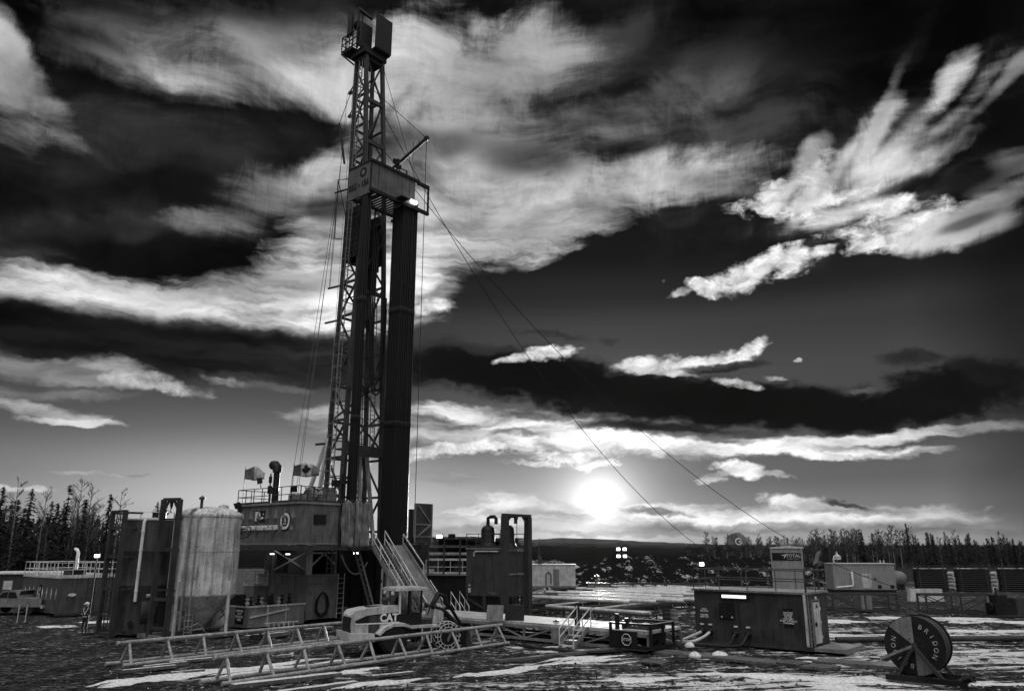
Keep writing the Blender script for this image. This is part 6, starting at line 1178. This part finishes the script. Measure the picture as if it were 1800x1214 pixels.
b = MB(); b.box(.92, 1.02, -.12, -.05, 1.15, 1.35); b.build('handle', M['ink'], dr)
for z in (.6, 1.3, 2.0): b = MB(); b.tube((1.77, -.06, z - .08), (1.77, -.06, z + .08), .03, 6); b.build('hinge', M['rail'], dr)
b = MB(); b.box(.76, .85, -.03, -.002, .25, 2.42); b.box(1.75, 1.84, -.03, -.002, .25, 2.42); b.box(.76, 1.84, -.03, -.002, 2.42, 2.5); b.build('door_frame', M['mid'], ph)
b = MB(); b.prism([(1.1, -.055, 2.05), (1.5, -.055, 2.05), (1.3, -.055, 2.28)], (0, -.01, 0)); b.build('warning_mark', M['dark'], dr)
b = MB(); b.lathe([(.09, 0), (.09, .06), (.05, .08)], 14, (1.3, -.01, 2.55), (0, -1, 0)); b.build('door_lamp', M['plate'], ph)
q = h0 + RX * 1.2 - RY * 1.0; b = MB(); b.box(-1.3, 1.6, -.75, .75, .05, .22); b.beam((-1.2, -.72, .03), (1.5, -.72, .03), .1); o = b.build('door_landing', M['mid']); o.location = q; o.rotation_euler = (0, 0, RZ); tag(o, 'low steel landing platform before the power house door', 'platform')
def hose(pts, r, m, label, cat='hose', grp=None):
    P = [Vector(p) for p in pts]; out = []
    for i in range(len(P) - 1):
        a, b_, c, d = P[max(i - 1, 0)], P[i], P[i + 1], P[min(i + 2, len(P) - 1)]
        for k in range(6): t = k / 6; out.append(.5 * ((2 * b_) + (c - a) * t + (2 * a - 5 * b_ + 4 * c - d) * t * t + (3 * b_ - a - 3 * c + d) * t ** 3))
    out.append(P[-1]); b = MB(); b.path(out, r, 8); tag(b.build('cable' if cat == 'cable' else 'hose', M[m]), label, cat, grp)
def hw(x, y, z): return h0 + RX * x + RY * y + Vector((0, 0, z))
hose([hw(-.15, 3.95, .6), hw(-.3, 4.0, .45), hw(-.5, 4.1, .15), hw(-.75, 4.3, .08), hw(-1.1, 4.8, .08), hw(-1.4, 5.8, .08)], .085, 'black', 'thick black cable drooping from the third socket of the power house', 'cable')
hose([hw(-.15, 3.25, .6), hw(-.35, 3.3, .4), hw(-.7, 3.4, .12), hw(-1.1, 3.8, .08), hw(-1.5, 4.5, .08), hw(-1.75, 5.6, .08)], .085, 'black', 'thick black cable drooping from the rightmost socket of the power house', 'cable')
hose([hw(-.15, 5.95, .6), hw(-.5, 6.3, .4), hw(-.8, 6.9, .15), hw(-1.0, 7.6, .1)], .08, 'light', 'frosted cable from the leftmost socket of the power house', 'cable')
hose([hw(-.15, 5.45, .6), hw(-.5, 5.7, .35), hw(-.9, 6.2, .12), hw(-1.2, 7.0, .1)], .08, 'rail', 'frosted pale wrapped cable from the second socket of the power house', 'cable')
hose([hw(-1.4, 5.8, .1), hw(-1.5, 7.2, .12), hw(-.6, 8.6, .25), hw(.3, 9.8, .2)], .11, 'mid', 'thick grey hose curving from the power house to the catwalk winch', 'hose')
for k, (px, py, sx2, lb) in enumerate(((1222, 1154, .30, 'white frosted bag over the cables, the smaller left one'), (1265, 1153, .42, 'big white frosted bag over the cables before the power house'), (1212, 1136, .28, 'white frosted bag at the left corner of the power house'))):
    b = MB(); b.grid(lambda u, v: Vector((sx2 * math.cos(u * math.tau) * math.sin(v * 1.57) * (1 + .2 * mn.noise(Vector((math.cos(u * 6.28) * 2, math.sin(u * 6.28) * 2, v * 3 + k)))), .26 * math.sin(u * math.tau) * math.sin(v * 1.57), .24 * math.cos(v * 1.57) * (1 + .25 * mn.noise(Vector((math.cos(u * 6.28), math.sin(u * 6.28), k)))))), 20, 8); o = b.build('frosted_bag', M['snow']); o.location = G(px, py); tag(o, lb, 'bag')
# tall pale bin with the dark name band
q = W(1407, 1020, 62); tb_ = thing('tall_bin', 'tall pale sided bin with dark name band rising behind the power house', 'bin', (q.x - .9, q.y, 0), rad(-24))
b = MB(); b.box(-1.1, 1.1, -.2, 1.4, .1, 5.05); b.box(-1.16, -1.08, -.26, -.18, .1, 5.08); b.box(1.08, 1.16, -.26, -.18, .1, 5.08); b.build('wall', M['tray'], tb_)
b = MB(); b.prism([(-1.2, -.28, 5.05), (1.2, -.28, 5.05), (1.2, .6, 5.3), (1.2, 1.5, 5.05), (-1.2, 1.5, 5.05), (-1.2, .6, 5.3)][:2] + [(1.2, -.28, 5.15), (0, -.28, 5.25), (-1.2, -.28, 5.12)], (0, 1.8, 0)); b.build('roof', M['rail'], tb_)
b = MB(); b.box(-1.06, 1.06, -.23, -.205, 4.15, 4.72); b.build('name_band', M['sign'], tb_)
text('lettering', 'TOTAL', .34, (.5, -.235, 4.5), (1, 0, 0), (0, 0, 1), M['light'], tb_, bold=.006); text('lettering', 'OILFIELD RENTALS', .11, (.5, -.235, 4.27), (1, 0, 0), (0, 0, 1), M['light'], tb_)
b = MB(); b.prism([(-.42, -.232, 4.55), (.04, -.232, 4.62), (-.2, -.232, 4.25), (-.16, -.232, 4.5)], (0, -.006, 0)); b.build('name_mark', M['light'], tb_)
# right trailer, fuel tank, blocks, bundles, engine
q = G(1468, 1042); tr = thing('white_trailer', 'long pale sided trailer with stove pipe and small door at the foot of the wood', 'trailer', q, rad(-3))
TL = 7.0; b = MB(); b.box(0, TL, 0, 2.8, .45, 3.75)
for x in (.9, 4.3, 5.9): b.box(x, x + .02, -.012, 0, .5, 3.7)
b.build('wall', M['tray'], tr)
b = MB(); b.box(-.08, TL + .08, -.08, 2.88, 3.75, 3.85); b.build('roof', M['light'], tr); tr.scale = (1, 1, .86)
b = MB(); b.box(0, TL, .1, 2.7, .1, .45); b.build('skid', M['black'], tr)
b = MB(); b.box(3.2, 4.25, -.04, -.005, .65, 2.55); b.build('door', M['light'], tr)
text('lettering', 'BOILER', .22, (3.72, -.05, 2.15), (1, 0, 0), (0, 0, 1), M['ink'], tr)
b = MB(); b.path([(.1, -.35, .75), (1.9, -.35, .95), (2.05, -.3, 1.1), (2.05, -.25, 2.6), (2.1, -.05, 2.75)], .11, 8); b.build('steam_pipe', M['white'], tr)
for x in (4.9, 6.3): b = MB(); b.box(x, x + .42, -.05, -.002, .62, 1.08); b.build('vent', M['black'], tr)
b = MB(); b.lathe([(.14, -.02), (.14, .02)], 12, (4.7, -.02, 1.85), (0, 1, 0)); b.build('wall_fan', M['dark'], tr)
b = MB(); b.tube((.4, .6, 3.8), (.4, .6, 4.5), .1, 8); b.lathe([(.1, 4.3), (.42, 4.35), (.42, 4.75), (.2, 4.95), (.1, 5.0), (.1, 5.3)], 16, (.85, .6, 0)); b.tube((5.8, .8, 3.8), (5.8, .8, 4.25), .06, 6); b.tube((6.2, .8, 3.8), (6.2, .8, 4.25), .06, 6); b.build('chimney', M['rail'], tr)
q = G(1573, 1036); b = MB(); b.lathe([(.05, -.3), (.6, -.22), (.85, 0), (.88, .1), (.88, 2.6), (.6, 2.85)], 24, (0, 0, 1.35), (.25, 1, 0)); pt = b.build('fuel_tank', M['mid']); pt.location = q + Vector((.75, 0, 0)); tag(pt, 'round ended fuel tank between the pale trailer and the pipe bundles', 'fuel tank')
b = MB(); b.box(-.6, .6, .1, .3, 0, .6); b.box(-.1, 1.1, 2.0, 2.2, 0, .6); b.build('saddle', M['dark'], pt)
for k, (a, c, lb) in enumerate(((1613, 1676, 'snow topped pipe bundle nearest the fuel tank'), (1686, 1752, 'snow topped pipe bundle in the middle of the row of three'), (1762, 1836, 'snow topped pipe bundle cut by the right edge of the photograph'))):
    A, B = G(a, 1040), G(c, 1041); Lb = (B - A).length; o = thing('pipe_bundle', lb, 'pipe bundle', A, rad(-1), 'snow topped pipe bundles'); b = MB()
    for i in range(11):
        for j in (0, 1, 2): b.tube((random.uniform(0, .12), .12 + j * .24, .15 + i * .235), (Lb - random.uniform(0, .12), .12 + j * .24, .15 + i * .235), .115, 8)
    b.build('stacked_pipe', M['black'], o)['kind'] = 'thing'
    for x in (.4, Lb - .5): b = MB(); b.box(x, x + .12, -.04, .0, .02, 2.75); b.build('strap', M['dark'], o)
    b = MB(); b.grid(lambda u, v: Vector((.1 + (Lb - .2) * u, -.02 + .75 * v, 2.66 + .1 * math.sin(math.pi * min(1, u * 6)) * math.sin(math.pi * min(1, (1 - u) * 6)) + .06 * mn.noise(Vector((u * 7, v * 2, k))))), 24, 4); b.build('snow_cover', M['snow'], o)
for px, lb in ((1681, 'pale wrapped pipe end stack between the first and second bundle'), (1757, 'pale wrapped pipe end stack between the second and third bundle')):
    b = MB()
    for i in range(5): b.lathe([(.22, 0), (.26, .05), (.26, 1.0)], 12, (random.uniform(-.06, .06), 0, .25 + i * .42), (0, 1, 0))
    o = b.build('end_stack', M['light']); o.location = G(px, 1037); tag(o, lb, 'pipe stack')
b = MB(); b.prism([(-1.65, -.4, 0), (1.65, -.4, 0), (1.6, -.3, 1.15), (-1.5, -.3, 1.15)], (0, .7, 0)); o = b.build('concrete_block', M['light']); o.location = G(1627, 1056); tag(o, 'pale concrete barrier block behind the right skid rack', 'concrete block')
en = thing('engine_unit', 'dark engine unit dumped at the right end of the skid rack row', 'engine', G(1762, 1083), rad(10))
b = MB(); b.box(-.9, .9, -.5, .5, .1, 1.0); b.box(-.6, .3, -.4, .4, 1.0, 1.6); b.tube((-.3, 0, 1.5), (-.3, 0, 2.1), .1, 8); b.lathe([(.35, 0), (.35, .15)], 14, (-.9, 0, .7), (-1, 0, 0)); b.build('engine_block', M['black'], en)
b = MB(); b.box(.95, 1.9, -.45, .45, .15, 1.35); b.build('radiator', M['dark'], en)
b = MB(); b.box(-1.6, 2.1, -.6, -.4, 0, .14); b.build('skid', M['dark'], en)
b = MB(); b.beam((0, 0, 0), (1.2, -.05, 0), .02) ; b.tube((0, 0, 0), (0, 0, 4.8), .05, 6); b.tube((.0, 0, 4.4), (.5, 0, 4.4), .03, 5); o = b.build('aerial_pole', M['dark']); q = W(1455, 940, 95); o.location = (q.x, q.y, 0); o.scale = (1, 1, 1.35); tag(o, 'thin aerial pole between the tall bin and the pale trailer', 'pole')
sp_ = thing('loader_boom', 'raised dark boom with a pale edge behind the roof rail right of the tall bin', 'boom', W(1436, 1000, 80).xy.to_3d(), 0)
b = MB(); b.beam((0, 0, 0), (0, 0, 3.6), .18); b.build('post', M['dark'], sp_); b = MB(); b.hull((.1, 0, 4.1), (.18, 0, .12), (0, .2, 0), (.22, 0, .55)); b.build('head', M['mid'], sp_)
# ---------------------------------------------------------------- wire rope spool
u0 = G(1622, 1194); sl_ = thing('cable_spool', 'big dark cable spool with pale painted wedges on a timber cradle', 'cable spool', u0, RZ)
CZ, R0 = 1.34, 1.13; AX = (-1, 0, 0)
b = MB(); b.lathe([(R0, 0), (R0, .07)], 64, (-.55, 0, CZ), AX); b.build('flange', M['black'], sl_)
b = MB(); b.lathe([(R0, 0), (R0, .07)], 64, (.62, 0, CZ), AX); b.build('flange', M['black'], sl_)
b = MB(); b.lathe([(1.06, .0)] + [(1.05 + .02 * (i % 2), i * 1.08 / 24) for i in range(25)] + [(1.06, 1.08)], 48, (.54, 0, CZ), AX); b.build('wound_rope', M['dark'], sl_)
def wedge(a0, a1, m, r1=R0 - .02): 
    q = MB(); pts = [(-.625, 0, CZ)] + [(-.625, -math.cos(rad(a)) * r1, CZ + math.sin(rad(a)) * r1) for a in [a0 + (a1 - a0) * i / 12 for i in range(13)]]; q.prism(pts, (-.006, 0, 0)); q.build('painted_wedge', M[m], sl_)
wedge(90, 141, 'mid'); wedge(-90, -58, 'mid')
def ring_text(s, a0, step, r, size):
    for i, ch in enumerate(s):
        a = rad(a0 - i * step); o = text('letter', ch, size, (-.634, -math.cos(a) * r, CZ + math.sin(a) * r), (0, -math.sin(a), -math.cos(a)), (0, -math.cos(a), math.sin(a)), M['light'], sl_, depth=.003, bold=.0)
ring_text('BRIDON', 68, 19, .78, .25); ring_text('BRIDON', 258, 19, .78, .25)
b = MB(); b.lathe([(.12, 0), (.12, .12), (.05, .14)], 16, (-.63, 0, CZ), AX)
for a in range(0, 360, 60): b.lathe([(.03, 0), (.03, .03)], 8, (-.63, .3 * math.cos(rad(a)), CZ + .3 * math.sin(rad(a))), AX)
b.build('hub', M['dark'], sl_)
for x in (-.82, .85):
    for y in (.72, -.95): b = MB(); b.beam((x, 0, CZ), (x, y, .16), .12, .2, (1, 0, 0)); b.build('cradle_leg', M['dark'], sl_)
    b = MB(); b.beam((x, 1.15, .11), (x, -1.75, .11), .2, .2); b.build('cradle_runner', M['black'], sl_)
b = MB(); b.beam((-.9, .95, .12), (.9, .95, .12), .14); b.beam((-.9, -1.5, .12), (.9, -1.5, .12), .2); b.lathe([(.14, -.1), (.14, .2)], 10, (-.8, -1.72, .28), (0, -1, .3)); b.build('cradle_cross', M['black'], sl_)
b = MB(); b.beam((-.86, .05, CZ), (-1.0, 1.25, CZ - .55), .1, .14, (1, 0, 0)); b.build('brake_lever', M['mid'], sl_)
# long pipe lying on the ground behind the spool, ground mats
b = MB(); A, B = G(1470, 1129), G(1830, 1126); b.tube(A + Vector((0, 0, .16)), B + Vector((0, 0, .16)), .16, 10); tag(b.build('ground_pipe', M['dark']), 'long dark pipe lying on the ground behind the cable spool', 'pipe')
for k, (px, py, L2, w, an, lb) in enumerate(((1300, 1158, 9, 1.2, -40, 'dark timber mat on the ground before the power house'), (985, 1150, 8, .35, 36, 'long dark timber lying in the snow below the catwalk'), (1520, 1166, 4.5, 1.4, -30, 'dark rig mat left of the cable spool'), (1120, 1075, 3.2, 1.8, -42, 'pale sloped plate by the pipe yard racks'))):
    b = MB()
    for i in range(4): b.box(-L2 / 2 + random.uniform(0, .2), L2 / 2 - random.uniform(0, .2), -w / 2 + i * w / 4 + .01, -w / 2 + (i + 1) * w / 4 - .01, 0, .12)
    o = b.build('rig_mat', M['wood']); o.location = G(px, py) - Vector((0, 0, .06)); o.rotation_euler = (0, 0, rad(an)); tag(o, lb, 'mat')

# clods of frozen mud and lumps of snow scattered over the yard
def clods(n, seed, smin, smax, xr):
    mb = MB(); R = random.Random(seed); base = [Vector((math.cos(a) * r, math.sin(a) * r, z)) for z, r in ((-.3, .9), (.35, .7)) for a in [i * math.tau / 5 for i in range(5)]] + [Vector((0, 0, .75))]
    fs = [(i, (i + 1) % 5, 5 + (i + 1) % 5, 5 + i) for i in range(5)] + [(5 + i, 5 + (i + 1) % 5, 10) for i in range(5)]
    for k in range(n):
        y = 29 + 55 * R.random() ** 1.7; x = R.uniform(*xr) * y / 40 ; c = Vector((x, y, height(x, y))); s_ = R.uniform(smin, smax) * R.uniform(.4, 1); e = R.uniform(.6, 2.2); a = R.uniform(0, 6.28)
        mb.add([c + Vector((p.x * math.cos(a) * e - p.y * math.sin(a), p.x * math.sin(a) * e + p.y * math.cos(a), p.z * R.uniform(.5, 1.1))) * s_ * R.uniform(.8, 1.2) for p in base], fs)
    return mb
tag(clods(5200, 21, .03, .10, (-31, 31)).build('mud_clods', M['clod']), 'clods of frozen mud churned up all over the yard', kind='stuff')
tag(clods(1500, 22, .02, .065, (-20, 31)).build('snow_lumps', M['snow']), 'small lumps of crusted snow scattered over the yard', kind='stuff')

# small things standing about the rig base
def drum(px, py, m, label):
    b = MB(); b.lathe([(.28, 0), (.29, .02), (.28, .04), (.28, .28), (.295, .30), (.28, .32), (.28, .58), (.295, .60), (.28, .62), (.28, .86), (.29, .88), (.27, .88), (.26, .85)], 20); o = b.build('steel_drum', M[m]); o.location = G(px, py); tag(o, label, 'drum', 'steel drums about the yard')
drum(1172, 1092, 'dark', 'dark steel drum between the catwalk winch and the power house'); drum(1186, 1094, 'mid', 'grey steel drum nearest the left end of the power house'); drum(762, 1096, 'black', 'black steel drum beside the loader front wheel under the ramp'); drum(604, 1088, 'mid', 'grey steel drum at the foot of the dark rig wall')
for px, py, r, lb in ((1190, 1128, .5, 'coil of black hose on the ground left of the power house'), (905, 1120, .45, 'coil of black hose lying under the edge of the catwalk'), (450, 1124, .4, 'coil of black hose lying before the valve manifold')):
    b = MB(); b.path([(r * (1 - .004 * i) * math.cos(i * .45), r * .9 * math.sin(i * .45), .05 + .004 * i) for i in range(60)], .035, 5); o = b.build('hose_coil', M['black']); o.location = G(px, py); tag(o, lb, 'hose coil')
for px, py, an, lb in ((1010, 1132, 20, 'timber pallet lying in the snow below the catwalk'), (1150, 1166, -30, 'timber pallet lying at the bottom of the yard near the white bags'), (1395, 1168, 35, 'timber pallet lying before the door end of the power house')):
    b = MB()
    for i in range(6): b.box(-.6, .6, -.5 + i * .18, -.38 + i * .18, .1, .13)
    for x in (-.55, 0, .5): b.box(x, x + .08, -.5, .52, .0, .1)
    o = b.build('pallet', M['wood']); o.location = G(px, py); o.rotation_euler = (0, 0, rad(an)); tag(o, lb, 'pallet')
hose([G(560, 1100), G(600, 1096), G(640, 1104), G(668, 1098)], .07, 'black', 'black hose snaking from the cable coil to behind the loader')
hose([G(880, 1128), G(960, 1140), G(1040, 1146), G(1130, 1142), G(1200, 1150)], .08, 'black', 'long black hose lying along the ground below the catwalk')

# drifts of snow left between the tracks
def drifts():
    mb = MB(); R = random.Random(31)
    L0 = [(215, 1090, 3.2, .7, 0), (300, 1186, 4.5, .35, 42), (410, 1178, 5, .35, 42), (520, 1170, 5.5, .3, 40), (620, 1178, 4, .3, 40), (250, 1194, 2.4, .3, 44), (690, 1196, 3.5, .35, 38), (150, 1078, 2.5, .4, 4), (90, 1100, 2.2, .25, 8),
          (1560, 1118, 7, .9, -6), (1720, 1108, 8, 1.0, -4), (1500, 1090, 5, .8, -4), (1640, 1086, 8, .9, -3), (1750, 1092, 6, .8, -3), (1180, 1066, 5, .8, -4), (1000, 1158, 4, .4, 30), (880, 1176, 3.5, .35, 34), (1330, 1186, 4, .4, -10), (1470, 1194, 5, .5, -12), (1560, 1208, 4, .4, -14), (1720, 1200, 5, .5, -8), (1130, 1190, 3.5, .35, 18), (960, 1052, 5, .9, 2), (1490, 1160, 3, .4, -16)]
    for (px, py, L, w, an) in L0:
        for q in range(5):
            c = G(px, py) + Vector((math.cos(rad(an)), math.sin(rad(an)), 0)) * R.uniform(-.5, .5) * L + Vector((-math.sin(rad(an)), math.cos(rad(an)), 0)) * R.uniform(-1.6, 1.6) * w
            l, ww, ph = L * R.uniform(.18, .5), w * R.uniform(.25, .7), R.uniform(0, 50); o = len(mb.v); n = 26; rings = ((0, .07), (.55, .055), (.85, .03), (1.0, -.02))
            for r, z in rings:
                for k in range(n):
                    a = k * math.tau / n; e = 1 + .55 * mn.noise(Vector((math.cos(a) * 2.5 + ph, math.sin(a) * 2.5, 1))) + .3 * mn.noise(Vector((math.cos(a) * 7 + ph, math.sin(a) * 7, 5)))
                    x, y = math.cos(a) * l * r * e, math.sin(a) * ww * r * e; p = c + Vector((x * math.cos(rad(an)) - y * math.sin(rad(an)), x * math.sin(rad(an)) + y * math.cos(rad(an)), 0)); mb.v.append((p.x, p.y, height(p.x, p.y) + z * (1 + .5 * mn.noise(p * 2))))
            for j in range(len(rings) - 1):
                for k in range(n): mb.f.append((o + j * n + k, o + j * n + (k + 1) % n, o + (j + 1) * n + (k + 1) % n, o + (j + 1) * n + k)); mb.sm.append(True)
    return mb
tag(drifts().build('snow_patches', M['snow']), 'ragged streaks of old snow left on the dark mud', kind='stuff')
# ---------------------------------------------------------------- air
b = MB(); b.box(-2600, 2600, -40, 4300, -4, 62)
hm = bpy.data.materials.new('haze'); hm.use_nodes = True; ht = hm.node_tree; ht.nodes.clear()
hv = ht.nodes.new('ShaderNodeVolumePrincipled'); hv.inputs['Color'].default_value = (.9, .9, .9, 1); hv.inputs['Density'].default_value = 0.000008; hv.inputs['Anisotropy'].default_value = 0.6
ho = ht.nodes.new('ShaderNodeOutputMaterial'); ht.links.new(hv.outputs[0], ho.inputs['Volume'])
tag(b.build('haze', hm), 'thin grey haze lying over the yard and the far hills', kind='stuff')
